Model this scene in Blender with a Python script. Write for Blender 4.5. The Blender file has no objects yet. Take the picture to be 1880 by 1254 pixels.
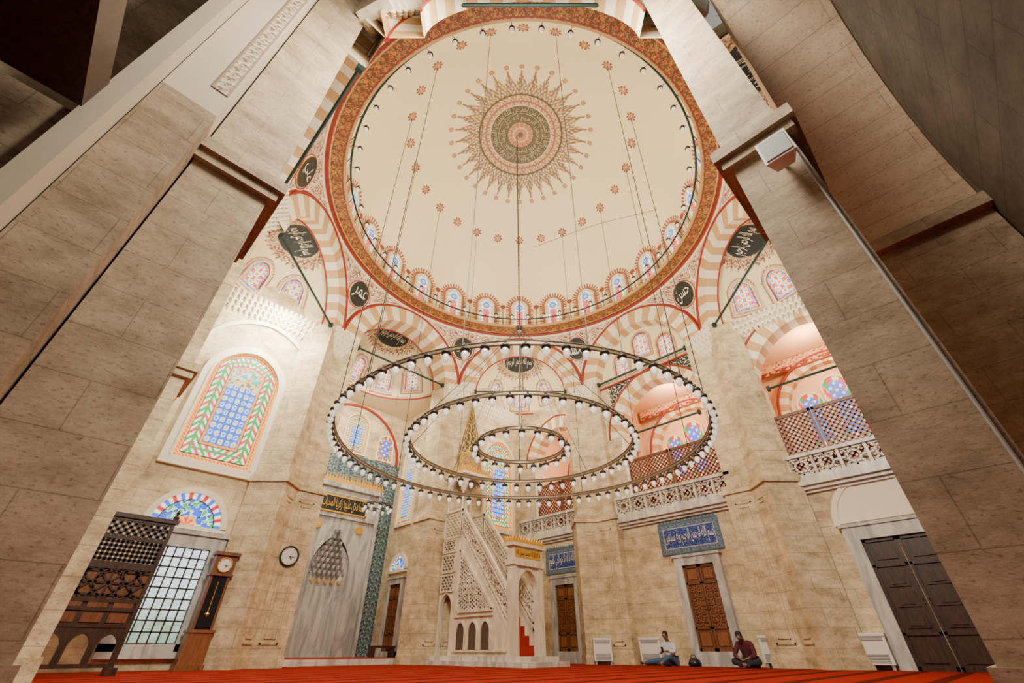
import bpy, math, random
import numpy as np
from mathutils import Vector, Matrix
random.seed(4)
PI=math.pi
COL=bpy.context.scene.collection
UP=Vector((0,0,1))
# ---------------------------------------------------------------- materials
def newmat(name):
    m=bpy.data.materials.new(name); m.use_nodes=True
    nt=m.node_tree; b=nt.nodes['Principled BSDF']
    return m,nt,b
def N(nt,t,**k):
    n=nt.nodes.new(t)
    for a,v in k.items(): setattr(n,a,v)
    return n
def plain(name,c,rough=.6,metal=0,var=.12,scale=8,emis=0):
    m,nt,b=newmat(name)
    tc=N(nt,'ShaderNodeTexCoord'); no=N(nt,'ShaderNodeTexNoise'); no.inputs['Scale'].default_value=scale; no.inputs['Detail'].default_value=6
    nt.links.new(tc.outputs['Object'],no.inputs['Vector'])
    mx=N(nt,'ShaderNodeMix',data_type='RGBA')
    mx.inputs['A'].default_value=(*[max(0,x*(1-var)) for x in c],1); mx.inputs['B'].default_value=(*[min(1,x*(1+var)) for x in c],1)
    nt.links.new(no.outputs['Fac'],mx.inputs['Factor']); nt.links.new(mx.outputs['Result'],b.inputs['Base Color'])
    b.inputs['Roughness'].default_value=rough; b.inputs['Metallic'].default_value=metal
    if emis:
        b.inputs['Emission Color'].default_value=(*c,1); b.inputs['Emission Strength'].default_value=emis
    return m
def stone(name,c1,c2,mort,bw=.9,bh=.42,joint=.012,rough=.8,pit=True,stain=1.0):
    m,nt,b=newmat(name)
    tc=N(nt,'ShaderNodeTexCoord')
    br=N(nt,'ShaderNodeTexBrick'); br.inputs['Scale'].default_value=1; br.inputs['Brick Width'].default_value=bw; br.inputs['Row Height'].default_value=bh
    br.inputs['Mortar Size'].default_value=joint; br.inputs['Mortar Smooth'].default_value=.6
    br.inputs['Color1'].default_value=(*c1,1); br.inputs['Color2'].default_value=(*c2,1); br.inputs['Mortar'].default_value=(*mort,1)
    nt.links.new(tc.outputs['UV'],br.inputs['Vector'])
    mp=N(nt,'ShaderNodeMapping'); mp.inputs['Scale'].default_value=(1.0,1.0,1.8); nt.links.new(tc.outputs['Object'],mp.inputs['Vector'])
    no=N(nt,'ShaderNodeTexNoise'); no.inputs['Scale'].default_value=1.7; no.inputs['Detail'].default_value=12; no.inputs['Roughness'].default_value=.74
    nt.links.new(mp.outputs[0],no.inputs['Vector'])
    rp=N(nt,'ShaderNodeValToRGB'); e=rp.color_ramp.elements
    e[0].position=.33;e[0].color=(.50,.41,.31,1); e[1].position=.62;e[1].color=(1.14,1.12,1.08,1)
    nt.links.new(no.outputs['Fac'],rp.inputs['Fac'])
    mx=N(nt,'ShaderNodeMix',data_type='RGBA',blend_type='MULTIPLY'); mx.inputs['Factor'].default_value=.9*stain
    nt.links.new(br.outputs['Color'],mx.inputs['A']); nt.links.new(rp.outputs['Color'],mx.inputs['B'])
    out=mx.outputs['Result']
    if pit:
        n2=N(nt,'ShaderNodeTexNoise'); n2.inputs['Scale'].default_value=24; n2.inputs['Detail'].default_value=6; n2.inputs['Roughness'].default_value=.68
        nt.links.new(mp.outputs[0],n2.inputs['Vector'])
        r2=N(nt,'ShaderNodeValToRGB'); e=r2.color_ramp.elements; e[0].position=.32;e[0].color=(.45,.35,.25,1); e[1].position=.45;e[1].color=(1,1,1,1)
        nt.links.new(n2.outputs['Fac'],r2.inputs['Fac'])
        m2=N(nt,'ShaderNodeMix',data_type='RGBA',blend_type='MULTIPLY'); m2.inputs['Factor'].default_value=.85
        nt.links.new(out,m2.inputs['A']); nt.links.new(r2.outputs['Color'],m2.inputs['B']); out=m2.outputs['Result']
    nt.links.new(out,b.inputs['Base Color'])
    bp=N(nt,'ShaderNodeBump'); bp.inputs['Strength'].default_value=.35; bp.inputs['Distance'].default_value=.02
    nt.links.new(no.outputs['Fac'],bp.inputs['Height']); nt.links.new(bp.outputs[0],b.inputs['Normal'])
    b.inputs['Roughness'].default_value=rough
    return m
def marble(name,c,vein,scale=1.2,rough=.35):
    m,nt,b=newmat(name)
    tc=N(nt,'ShaderNodeTexCoord'); mp=N(nt,'ShaderNodeMapping'); mp.inputs['Scale'].default_value=(2.2,2.2,.6)
    nt.links.new(tc.outputs['Object'],mp.inputs['Vector'])
    no=N(nt,'ShaderNodeTexNoise'); no.inputs['Scale'].default_value=scale; no.inputs['Detail'].default_value=8; no.inputs['Distortion'].default_value=1.5
    nt.links.new(mp.outputs[0],no.inputs['Vector'])
    r=N(nt,'ShaderNodeValToRGB'); e=r.color_ramp.elements; e[0].position=.38;e[0].color=(*vein,1); e[1].position=.6;e[1].color=(*c,1)
    nt.links.new(no.outputs['Fac'],r.inputs['Fac']); nt.links.new(r.outputs['Color'],b.inputs['Base Color']); b.inputs['Roughness'].default_value=rough
    return m
def attrmat(name,emis=0,rough=.6,gam=1.0,dark=1.0):
    m,nt,b=newmat(name)
    a=N(nt,'ShaderNodeAttribute'); a.attribute_name='Col'; out=a.outputs['Color']
    if gam!=1.0:
        g=N(nt,'ShaderNodeGamma'); g.inputs['Gamma'].default_value=gam; nt.links.new(out,g.inputs['Color']); out=g.outputs['Color']
    if dark<1:
        dk=N(nt,'ShaderNodeMix',data_type='RGBA'); dk.inputs['Factor'].default_value=dark; dk.inputs['A'].default_value=(0,0,0,1); nt.links.new(out,dk.inputs['B']); nt.links.new(dk.outputs['Result'],b.inputs['Base Color'])
    else: nt.links.new(out,b.inputs['Base Color'])
    b.inputs['Roughness'].default_value=rough
    if emis:
        nt.links.new(out,b.inputs['Emission Color']); b.inputs['Emission Strength'].default_value=emis
    return m
def wood(name,c1,c2,rough=.4):
    m,nt,b=newmat(name)
    tc=N(nt,'ShaderNodeTexCoord'); mp=N(nt,'ShaderNodeMapping'); mp.inputs['Scale'].default_value=(9,9,1.2)
    nt.links.new(tc.outputs['Object'],mp.inputs['Vector'])
    no=N(nt,'ShaderNodeTexNoise'); no.inputs['Scale'].default_value=2.5; no.inputs['Detail'].default_value=6; no.inputs['Distortion'].default_value=.8
    nt.links.new(mp.outputs[0],no.inputs['Vector'])
    r=N(nt,'ShaderNodeValToRGB'); e=r.color_ramp.elements; e[0].position=.35;e[0].color=(*c1,1); e[1].position=.65;e[1].color=(*c2,1)
    nt.links.new(no.outputs['Fac'],r.inputs['Fac']); nt.links.new(r.outputs['Color'],b.inputs['Base Color']); b.inputs['Roughness'].default_value=rough
    return m
M={}
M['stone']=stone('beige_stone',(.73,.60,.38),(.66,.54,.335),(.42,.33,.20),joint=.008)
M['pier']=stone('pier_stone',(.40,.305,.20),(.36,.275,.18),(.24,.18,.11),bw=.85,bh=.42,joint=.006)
M['pale']=stone('pale_arch_stone',(.56,.40,.27),(.51,.365,.245),(.33,.23,.15),bw=3,bh=.36,joint=.007,pit=True,stain=.45)
M['dark']=stone('shade_toned_stone',(.085,.06,.038),(.07,.05,.032),(.04,.03,.02))  # shade of the unlit near walls put into the stone colour
M['white']=plain('white_stone',(.84,.74,.54),.6,var=.05)
M['grey_plaster']=plain('greyish_plaster',(.54,.46,.34),.8,var=.08,scale=2)
M['tan']=plain('tan_voussoir',(.60,.35,.14),.7,var=.22,scale=25)
M['cream']=plain('cream_plaster',(.86,.72,.43),.8,var=.03)
M['peach']=plain('peach_plaster',(.86,.55,.33),.8,var=.05)
M['red']=plain('red_paint',(.30,.022,.008),.6,var=.15)
M['marble']=marble('white_grey_marble',(.74,.68,.56),(.46,.42,.35))
M['greym']=marble('grey_marble',(.58,.55,.48),(.33,.32,.29))
M['carve']=marble('carved_marble',(.82,.71,.52),(.64,.53,.37))
M['shade_backing']=plain('painted_recess_shade',(.10,.06,.035),.9)  # dark backing paints the shade inside the pierced and arched openings
M['iron']=plain('dark_bronze',(.05,.038,.026),.45,.4)
M['brass']=plain('aged_brass_ring',(.20,.145,.085),.4,.3)
M['green']=plain('green_iron',(.008,.035,.025),.5,.2)
M['gold']=plain('gold_leaf',(.85,.47,.06),.35,.5)
M['black']=plain('black_ground',(.010,.016,.014),.5)
M['teal']=plain('teal_border',(.07,.13,.18),.4)
M['woodd']=wood('dark_walnut',(.022,.009,.004),(.065,.025,.010))
M['woodm']=wood('reddish_wood',(.11,.036,.011),(.21,.073,.023))
M['woodl']=wood('orange_wood',(.17,.058,.017),(.28,.10,.03))
M['lattice']=wood('lattice_wood',(.17,.045,.022),(.27,.085,.045))
M['plastic']=plain('white_plastic',(.80,.76,.68),.4,var=.03)
M['grill']=plain('grey_grille',(.34,.33,.31),.5)
M['carpetred']=plain('red_carpet_step',(.34,.012,.006),.95)
M['skin']=plain('skin',(.24,.12,.07),.6,var=.05)
M['hair']=plain('black_hair',(.010,.008,.007),.8)
M['shirtw']=plain('white_shirt',(.62,.62,.64),.8,var=.06)
M['jeans']=plain('blue_denim',(.06,.11,.19),.9)
M['shirtd']=plain('maroon_plaid',(.09,.015,.02),.9,var=.6,scale=30)
M['trous']=plain('dark_trousers',(.02,.02,.025),.9)
M['phone']=plain('phone_black',(.01,.01,.012),.2)
M['attr']=attrmat('painted_ornament')
M['tile']=attrmat('painted_tile',rough=.35)
M['glass']=attrmat('stained_glass_daylit',emis=1.7,rough=.5,gam=1.9,dark=.3)
def daypane():
    m,nt,b=newmat('daylight_pane'); tc=N(nt,'ShaderNodeTexCoord'); sx=N(nt,'ShaderNodeSeparateXYZ'); nt.links.new(tc.outputs['Object'],sx.inputs[0])
    no=N(nt,'ShaderNodeTexNoise'); no.inputs['Scale'].default_value=4; no.inputs['Detail'].default_value=5; nt.links.new(tc.outputs['Object'],no.inputs['Vector'])
    ad=N(nt,'ShaderNodeMath',operation='MULTIPLY_ADD'); nt.links.new(no.outputs['Fac'],ad.inputs[0]); ad.inputs[1].default_value=1.6; nt.links.new(sx.outputs['Z'],ad.inputs[2])
    r=N(nt,'ShaderNodeValToRGB'); e=r.color_ramp.elements; e[0].position=.35;e[0].color=(.25,.36,.24,1); e[1].position=.62;e[1].color=(.75,.85,.88,1)
    mr=N(nt,'ShaderNodeMapRange'); mr.inputs['From Min'].default_value=0; mr.inputs['From Max'].default_value=4; nt.links.new(ad.outputs[0],mr.inputs['Value'])
    nt.links.new(mr.outputs[0],r.inputs['Fac']); b.inputs['Base Color'].default_value=(.1,.1,.1,1); nt.links.new(r.outputs['Color'],b.inputs['Emission Color']); b.inputs['Emission Strength'].default_value=1.6
    return m
M['sky']=daypane()
def lampglass():
    m,nt,b=newmat('lamp_glass'); b.inputs['Base Color'].default_value=(.9,.86,.76,1); b.inputs['Roughness'].default_value=.15
    b.inputs['Transmission Weight'].default_value=.5; b.inputs['Emission Color'].default_value=(1,.93,.8,1); b.inputs['Emission Strength'].default_value=.4
    return m
M['lampg']=lampglass()
def carpet():
    m,nt,b=newmat('red_carpet'); tc=N(nt,'ShaderNodeTexCoord')
    w=N(nt,'ShaderNodeTexWave'); w.inputs['Scale'].default_value=.42; w.inputs['Distortion'].default_value=.3; w.bands_direction='Y'
    nt.links.new(tc.outputs['Object'],w.inputs['Vector'])
    r=N(nt,'ShaderNodeValToRGB'); e=r.color_ramp.elements; e[0].position=.10;e[0].color=(.12,.010,.005,1); e[1].position=.26;e[1].color=(.38,.022,.009,1)
    nt.links.new(w.outputs['Fac'],r.inputs['Fac'])
    n=N(nt,'ShaderNodeTexNoise'); n.inputs['Scale'].default_value=60
    nt.links.new(tc.outputs['Object'],n.inputs['Vector'])
    mx=N(nt,'ShaderNodeMix',data_type='RGBA',blend_type='MULTIPLY'); mx.inputs['Factor'].default_value=.5
    nt.links.new(r.outputs['Color'],mx.inputs['A']); nt.links.new(n.outputs['Fac'],mx.inputs['B']); nt.links.new(mx.outputs['Result'],b.inputs['Base Color'])
    b.inputs['Roughness'].default_value=.95; b.inputs['Specular IOR Level'].default_value=.05
    return m
M['carpet']=carpet()
# ---------------------------------------------------------------- frames + mesh builder
class Fr:
    def __init__(s,o,d):
        s.o=Vector(o); s.d=Vector((d[0],d[1],0)).normalized(); s.r=Vector((s.d.y,-s.d.x,0))
    def p(s,x,z,dep=0): return s.o+s.r*x+UP*z+s.d*dep
def HA(x,a,k=1.0):
    R=a*k; return math.sqrt(max(0,R*R-(abs(x)+R-a)**2))
def arc(a,k,n):
    R=a*k; cx=R-a; tmax=math.acos(min(1,cx/R)); pts=[]
    h=n//2
    for i in range(h+1):
        t=tmax*i/h; pts.append((cx-R*math.cos(t),R*math.sin(t)))
    return pts+[(-x,z) for x,z in pts[-2::-1]]
class MB:
    def __init__(s): s.v=[];s.f=[];s.m=[]
    def q(s,*ps,m=0):
        n=len(s.v); s.v+= [tuple(p) for p in ps]; s.f.append(tuple(range(n,n+len(ps)))); s.m.append(m)
    def fbox(s,F,x0,x1,z0,z1,d0,d1,m=0):
        c=[F.p(x,z,d) for d in (d0,d1) for z in (z0,z1) for x in (x0,x1)]
        n=len(s.v); s.v+=[tuple(p) for p in c]
        for f in ((0,1,3,2),(4,6,7,5),(0,4,5,1),(2,3,7,6),(0,2,6,4),(1,5,7,3)):
            s.f.append(tuple(n+i for i in f)); s.m.append(m)
    def box(s,x0,x1,y0,y1,z0,z1,m=0): s.fbox(WF,x0,x1,z0,z1,y0,y1,m)
    def prism(s,poly,z0,z1,m=0,caps=True):
        n=len(poly); b=len(s.v)
        s.v+=[(p[0],p[1],z0) for p in poly]+[(p[0],p[1],z1) for p in poly]
        for i in range(n):
            j=(i+1)%n; s.f.append((b+i,b+j,b+n+j,b+n+i)); s.m.append(m)
        if caps:
            s.f.append(tuple(b+i for i in range(n))[::-1]); s.f.append(tuple(b+n+i for i in range(n))); s.m+=[m,m]
    def slab(s,F,poly,d0,d1,m=0):
        n=len(poly); b=len(s.v)
        s.v+=[tuple(F.p(x,z,d0)) for x,z in poly]+[tuple(F.p(x,z,d1)) for x,z in poly]
        for i in range(n):
            j=(i+1)%n; s.f.append((b+i,b+j,b+n+j,b+n+i)); s.m.append(m)
        s.f.append(tuple(b+i for i in range(n))); s.f.append(tuple(b+n+i for i in range(n))[::-1]); s.m+=[m,m]
    def tube(s,pts,r,m=0,n=6,closed=False):
        pts=[Vector(p) for p in pts]; b=len(s.v); L=len(pts)
        for i,p in enumerate(pts):
            a=pts[(i-1)%L] if (closed or i>0) else p; c=pts[(i+1)%L] if (closed or i<L-1) else p
            t=(c-a).normalized(); ref=UP if abs(t.z)<.9 else Vector((1,0,0))
            e1=t.cross(ref).normalized(); e2=t.cross(e1)
            rr=r[i] if isinstance(r,(list,tuple)) else r
            for k in range(n):
                an=2*PI*k/n; s.v.append(tuple(p+e1*rr*math.cos(an)+e2*rr*math.sin(an)))
        for i in range(L if closed else L-1):
            j=(i+1)%L
            for k in range(n):
                l=(k+1)%n; s.f.append((b+i*n+k,b+i*n+l,b+j*n+l,b+j*n+k)); s.m.append(m)
        if not closed:
            s.f.append(tuple(b+k for k in range(n))); s.f.append(tuple(b+(L-1)*n+k for k in range(n))); s.m+=[m,m]
    def lathe(s,c,prof,m=0,n=16,a0=0,a1=2*PI):
        b=len(s.v); L=len(prof); full=abs(a1-a0-2*PI)<1e-6; K=n if full else n+1
        for r,z in prof:
            for k in range(K):
                a=a0+(a1-a0)*k/n; s.v.append((c[0]+r*math.cos(a),c[1]+r*math.sin(a),c[2]+z))
        for i in range(L-1):
            for k in range(n):
                l=(k+1)%K; s.f.append((b+i*K+k,b+i*K+l,b+(i+1)*K+l,b+(i+1)*K+k)); s.m.append(m)
    def ring(s,F,cx,a,t,spring,zb,d0,d1,k=1.0,n=24,mf=None,kout=None,m=0):
        A=arc(a,k,n); B=arc(a+t,kout or k,n)
        A=[(cx+x,spring+z) for x,z in A]; B=[(cx+x,spring+z) for x,z in B]
        for i in range(len(A)-1):
            mm=mf(i) if mf else m
            s.q(F.p(*A[i],d0),F.p(*B[i],d0),F.p(*B[i+1],d0),F.p(*A[i+1],d0),m=mm)
            s.q(F.p(*A[i],d0),F.p(*A[i+1],d0),F.p(*A[i+1],d1),F.p(*A[i],d1),m=mm)
            s.q(F.p(*B[i],d0),F.p(*B[i],d1),F.p(*B[i+1],d1),F.p(*B[i+1],d0),m=mm)
        if zb<spring:
            s.fbox(F,cx-a-t,cx-a,zb,spring,d0,d1,m); s.fbox(F,cx+a,cx+a+t,zb,spring,d0,d1,m)
    def wallarch(s,F,x0,x1,z0,z1,cx,a,spring,sill,k=1.0,n=24,d=0,m=0):
        def R(xa,xb,za,zb):
            if xb-xa>1e-4 and zb-za>1e-4: s.q(F.p(xa,za,d),F.p(xb,za,d),F.p(xb,zb,d),F.p(xa,zb,d),m=m)
        R(x0,cx-a,z0,z1); R(cx+a,x1,z0,z1); R(cx-a,cx+a,z0,sill)
        A=arc(a,k,n)
        for i in range(len(A)-1):
            (xa,za),(xb,zb)=A[i],A[i+1]
            s.q(F.p(cx+xa,spring+za,d),F.p(cx+xb,spring+zb,d),F.p(cx+xb,z1,d),F.p(cx+xa,z1,d),m=m)
    def bar(s,F,p0,p1,w,d0,d1,m=0):
        a=Vector((p0[0],p0[1]));b=Vector((p1[0],p1[1])); t=b-a
        if t.length<1e-4:return
        t.normalize(); nrm=Vector((-t.y,t.x))*w/2
        s.slab(F,[tuple(a-nrm),tuple(b-nrm),tuple(b+nrm),tuple(a+nrm)],d0,d1,m)
    def lat(s,F,poly,sp,angs,w,d0,d1,m=0):
        cx=sum(p[0] for p in poly)/len(poly); cz=sum(p[1] for p in poly)/len(poly)
        for ang in angs:
            t=(math.cos(ang),math.sin(ang)); nn=(-t[1],t[0])
            offs=[(p[0]-cx)*nn[0]+(p[1]-cz)*nn[1] for p in poly]
            o=math.ceil(min(offs)/sp)*sp
            while o<max(offs):
                hits=[]
                for i in range(len(poly)):
                    a=poly[i];b=poly[(i+1)%len(poly)]
                    da=(a[0]-cx)*nn[0]+(a[1]-cz)*nn[1]-o; db=(b[0]-cx)*nn[0]+(b[1]-cz)*nn[1]-o
                    if (da<0)!=(db<0):
                        u=da/(da-db); hits.append((a[0]+u*(b[0]-a[0]),a[1]+u*(b[1]-a[1])))
                if len(hits)>=2: s.bar(F,hits[0],hits[1],w,d0,d1,m)
                o+=sp
    def muq(s,F,w,z0,z1,tiers,proj,n0,m=0,taper=True):
        for j in range(tiers):
            za=z0+(z1-z0)*j/tiers; zb=z0+(z1-z0)*(j+1)/tiers
            ww=w*((.35+.65*(j+1)/tiers) if taper else 1); n=max(2,int(round(n0*ww/w)))
            pr0=proj*j/tiers; pr1=proj*(j+1)/tiers
            s.fbox(F,-ww/2,ww/2,za,zb,-pr0,.25,m)
            for i in range(n):
                cx=-ww/2+ww*(i+.5)/n; a=ww/n/2*.96
                top=[(cx-a,-pr0*.9),(cx-a*.5,-pr1-.02),(cx+a*.5,-pr1-.02),(cx+a,-pr0*.9)]
                tp=[F.p(x,zb,d) for x,d in top]; tm=[F.p(x,zb-(zb-za)*.35,d) for x,d in top]
                ap=F.p(cx,za-(zb-za)*.15,-pr0)
                for k2 in range(3):
                    s.q(tp[k2],tp[k2+1],tm[k2+1],tm[k2],m=m); s.q(tm[k2],tm[k2+1],ap,m=m)
                s.q(*tp,m=m)
    def build(s,name,mats,parent=None,smooth=False,loc=None,**props):
        me=bpy.data.meshes.new(name); me.from_pydata(s.v,[],s.f); 
        for mm in mats: me.materials.append(M[mm] if isinstance(mm,str) else mm)
        me.polygons.foreach_set('material_index',s.m)
        if smooth: me.polygons.foreach_set('use_smooth',[True]*len(s.f))
        uv=me.uv_layers.new(name='UVMap'); nl=len(me.loops)
        co=np.zeros(len(me.vertices)*3); me.vertices.foreach_get('co',co); co=co.reshape(-1,3)
        li=np.zeros(nl,dtype=np.int32); me.loops.foreach_get('vertex_index',li)
        nr=np.zeros(len(me.polygons)*3); me.polygons.foreach_get('normal',nr); nr=nr.reshape(-1,3)
        lt=np.zeros(len(me.polygons),dtype=np.int32); me.polygons.foreach_get('loop_total',lt)
        nl3=np.repeat(nr,lt,axis=0); P3=co[li]
        U=np.where(np.abs(nl3[:,0])>np.abs(nl3[:,1]),P3[:,1],P3[:,0]); V=P3[:,2].copy()
        hz=np.abs(nl3[:,2])>.8; U=np.where(hz,P3[:,0],U); V=np.where(hz,P3[:,1],V)
        uv.data.foreach_set('uv',np.stack([U,V],1).ravel())
        me.update()
        return link(name,me,parent,loc,**props)
WF=Fr((0,0,0),(0,1))
def link(name,me,parent=None,loc=None,**props):
    o=bpy.data.objects.new(name,me); COL.objects.link(o)
    if parent is not None:
        o.parent=parent
        if loc is None: o.location=-parent.location
        else: o.location=loc
    elif loc is not None: o.location=loc
    for k,v in props.items(): o[k]=v
    return o
def thing(name,loc,label,category,**kw):
    o=bpy.data.objects.new(name,None); o.empty_display_size=.1; COL.objects.link(o); o.location=loc
    o['label']=label; o['category']=category
    for k,v in kw.items(): o[k]=v
    bpy.context.view_layer.update()
    return o
cnt={'window':0,'door':0,'trim':0}
def sname(k):
    cnt[k]+=1; return '%s_%d'%(k,cnt[k])
def gridmesh(name,X,C,mat,parent=None,closed=False,**props):
    nv,nu,_=X.shape
    me=bpy.data.meshes.new(name)
    idx=np.arange(nv*nu).reshape(nv,nu)
    if closed: idx=np.concatenate([idx,idx[:,:1]],1)
    q=np.stack([idx[:-1,:-1],idx[:-1,1:],idx[1:,1:],idx[1:,:-1]],-1).reshape(-1,4)
    me.vertices.add(nv*nu); me.vertices.foreach_set('co',X.reshape(-1).astype(np.float32))
    me.loops.add(q.size); me.loops.foreach_set('vertex_index',q.ravel().astype(np.int32))
    me.polygons.add(len(q)); me.polygons.foreach_set('loop_start',np.arange(0,q.size,4,dtype=np.int32)); 
    try: me.polygons.foreach_set('loop_total',np.full(len(q),4,dtype=np.int32))
    except Exception: pass
    me.polygons.foreach_set('use_smooth',[True]*len(q))
    me.update(calc_edges=True); me.validate()
    a=me.color_attributes.new('Col','FLOAT_COLOR','POINT')
    cc=np.concatenate([C.reshape(-1,3),np.ones((nv*nu,1))],1); a.data.foreach_set('color',cc.ravel().astype(np.float32))
    me.materials.append(M[mat])
    return link(name,me,parent,None,**props)
# ---------------------------------------------------------------- colour helpers
def c3(*c): return np.array(c,dtype=float)
CREAM=c3(.86,.71,.41); OLIVE=c3(.09,.07,.03); LIGHT=(.84,.71,.47); DRED=(.26,.03,.010)
def put(C,mask,col): C[mask]=col
def arab(x,y,s):
    u=x/s*2*PI; v=y/s*2*PI
    return np.sin(u+1.3*np.sin(v))*np.cos(v+1.1*np.sin(u*.5))+.5*np.sin(2*u+v)*np.sin(2*v-u)
# ---------------------------------------------------------------- arabic
FORM={'ا':(0xFE8D,2),'أ':(0xFE83,2),'إ':(0xFE87,2),'ب':(0xFE8F,4),'ة':(0xFE93,2),'ت':(0xFE95,4),'ث':(0xFE99,4),'ج':(0xFE9D,4),'ح':(0xFEA1,4),'خ':(0xFEA5,4),'د':(0xFEA9,2),'ذ':(0xFEAB,2),'ر':(0xFEAD,2),'ز':(0xFEAF,2),'س':(0xFEB1,4),'ش':(0xFEB5,4),'ص':(0xFEB9,4),'ض':(0xFEBD,4),'ط':(0xFEC1,4),'ظ':(0xFEC5,4),'ع':(0xFEC9,4),'غ':(0xFECD,4),'ف':(0xFED1,4),'ق':(0xFED5,4),'ك':(0xFED9,4),'ل':(0xFEDD,4),'م':(0xFEE1,4),'ن':(0xFEE5,4),'ه':(0xFEE9,4),'و':(0xFEED,2),'ى':(0xFEEF,2),'ي':(0xFEF1,4),'\ufefb':(0xFEFB,2)}
def shape(t):
    t=t.replace('لا','\ufefb'); out=[]
    for i,ch in enumerate(t):
        if ch not in FORM: out.append(ch); continue
        b,n=FORM[ch]; prev=i>0 and t[i-1] in FORM and FORM[t[i-1]][1]==4; nxt=i<len(t)-1 and t[i+1] in FORM
        if n==2: out.append(chr(b+(1 if prev else 0)))
        else: out.append(chr(b+(3 if prev and nxt else 1 if prev else 2 if nxt else 0)))
    return ''.join(out)[::-1]
def textmesh(t,bold=.0):
    c=bpy.data.curves.new('lettering','FONT'); c.body=shape(t); c.size=1; c.resolution_u=3; c.offset=bold
    o=bpy.data.objects.new('lettering',c); COL.objects.link(o); bpy.context.view_layer.update()
    me=bpy.data.meshes.new_from_object(o.evaluated_get(bpy.context.evaluated_depsgraph_get()))
    bpy.data.objects.remove(o); 
    return me
def letters(t,mapf,w,h,mat,name,parent=None,bold=.012,**props):
    me=textmesh(t,bold); n=len(me.vertices)
    co=np.zeros(n*3); me.vertices.foreach_get('co',co); co=co.reshape(-1,3)
    mn=co.min(0);mx=co.max(0)
    u=(co[:,0]-mn[0])/(mx[0]-mn[0])-.5; v=(co[:,1]-mn[1])/(mx[1]-mn[1])-.5
    out=[]
    for a,b in zip(u*w,v*h): out+=list(mapf(a,b))
    me.vertices.foreach_set('co',out); me.materials.clear(); me.materials.append(M[mat]); me.update()
    return link(name,me,parent,None,**props)
# ---------------------------------------------------------------- windows
def glass(X,Y,w,h,H,style):
    C=np.zeros(X.shape+(3,)); C[:]=(.85,.92,.95)
    d=np.minimum(np.minimum(w/2-np.abs(X),Y),H-Y)
    if style=='big':
        s=w/5.6; p=np.cos(2*PI*X/s); q=np.cos(2*PI*Y/s*.8)
        C[:]=(.45,.70,.96)
        put(C,p*q>-.05,(.14,.36,.90)); put(C,np.abs(p*q+.12)<.07,(.05,.08,.25)); put(C,p*q>.5,(.82,.92,.98)); put(C,(p*q<-.55),(.78,.90,.96)); put(C,(p*q<-.85),(.98,.60,.1)); put(C,p*q>.85,(.15,.35,.9))
        top=Y>h*.70
        arr=arab(X,Y,w*.22); put(C,top,(.88,.97,.93)); put(C,top&(arr>.25),(.20,.66,.42)); put(C,top&(arr<-.45),(.94,.45,.10)); put(C,top&(np.abs(arr)<.08),(.12,.40,.90))
        band=(d<w*.27); put(C,band,(.98,.96,.88))
        ph=(Y+np.abs(np.abs(X)-w*.5+w*.165)*1.3)/(w*.11)
        leaf=band&(d>w*.08)&(np.mod(ph,1)<.50)
        put(C,leaf&(np.mod(np.floor(ph),2)==0),(.92,.12,.10)); put(C,leaf&(np.mod(np.floor(ph),2)==1),(.12,.60,.18))
        put(C,band&(d>w*.15)&(d<w*.18),(.25,.55,.25))
        put(C,d<w*.07,(.98,.62,.12)); put(C,(d<w*.05)&(d>=w*.02)&(np.mod((X+Y)/(w*.05),1)<.5),(.85,.12,.08))
        put(C,(d>w*.245)&(d<w*.28),(.98,.50,.08)); put(C,(np.abs(d-w*.075)<w*.008)|(np.abs(d-w*.24)<w*.005),(.1,.08,.06))
        b2=(np.abs(Y-h*.70)<w*.055)&(d>w*.27); put(C,b2,(.80,.74,.45)); put(C,b2&(arab(X,Y,w*.15)>.3),(.45,.35,.15))
    elif style=='small':
        s=w/2.2; p=np.cos(2*PI*X/s); q=np.cos(2*PI*(Y-.1)/s)
        C[:]=(.97,.97,.92)
        put(C,p*q>.42,(.92,.10,.14)); put(C,p*q>.88,(.98,.8,.2)); put(C,(p*q<-.6),(.95,.60,.10)); put(C,np.abs(p*q)<.06,(.5,.6,.6))
        band=d<w*.19; ph=(np.arctan2(Y-h*.4,X)*12/PI)
        put(C,band,(.98,.86,.38)); put(C,band&(np.mod(ph,1)<.35),(.12,.40,.92)); put(C,band&(np.mod(ph+.5,1)<.22),(.90,.15,.08)); put(C,d<w*.05,(.5,.12,.06))
    elif style=='blue':
        s=w/2.6; p=np.cos(2*PI*X/s); q=np.cos(2*PI*Y/s)
        C[:]=(.14,.38,.90); put(C,p*q>.45,(.88,.96,.98)); put(C,p*q<-.6,(.9,.25,.12)); band=d<w*.2; put(C,band,(.96,.90,.55)); ph=(np.arctan2(Y-h*.4,X)*10/PI); put(C,band&(np.mod(ph,1)<.5),(.92,.12,.08)); put(C,band&(np.mod(ph+.5,2)<.4),(.1,.6,.2))
    elif style=='dome':
        C[:]=(.97,.97,.94)
        put(C,(np.abs(X)<w*.24)&(Y<h*.58),(.92,.13,.10)); put(C,(np.abs(X)<w*.24)&(Y<h*.58)&(np.mod(Y+X,w*.2)<w*.05),(.95,.8,.7))
        r=np.hypot(X,Y-h*.74); put(C,r<w*.26,(.15,.42,.95)); put(C,r<w*.13,(.95,.9,.5))
        band=d<w*.16; put(C,band,(.98,.86,.45)); ph=(Y+np.abs(X))/(w*.22); put(C,band&(np.mod(ph,1)<.35),(.85,.28,.12)); put(C,band&(np.mod(ph,2)<.3),(.15,.45,.9))
        put(C,np.mod(Y,h/7)<h*.02,(.5,.5,.5))
    return C
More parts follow.
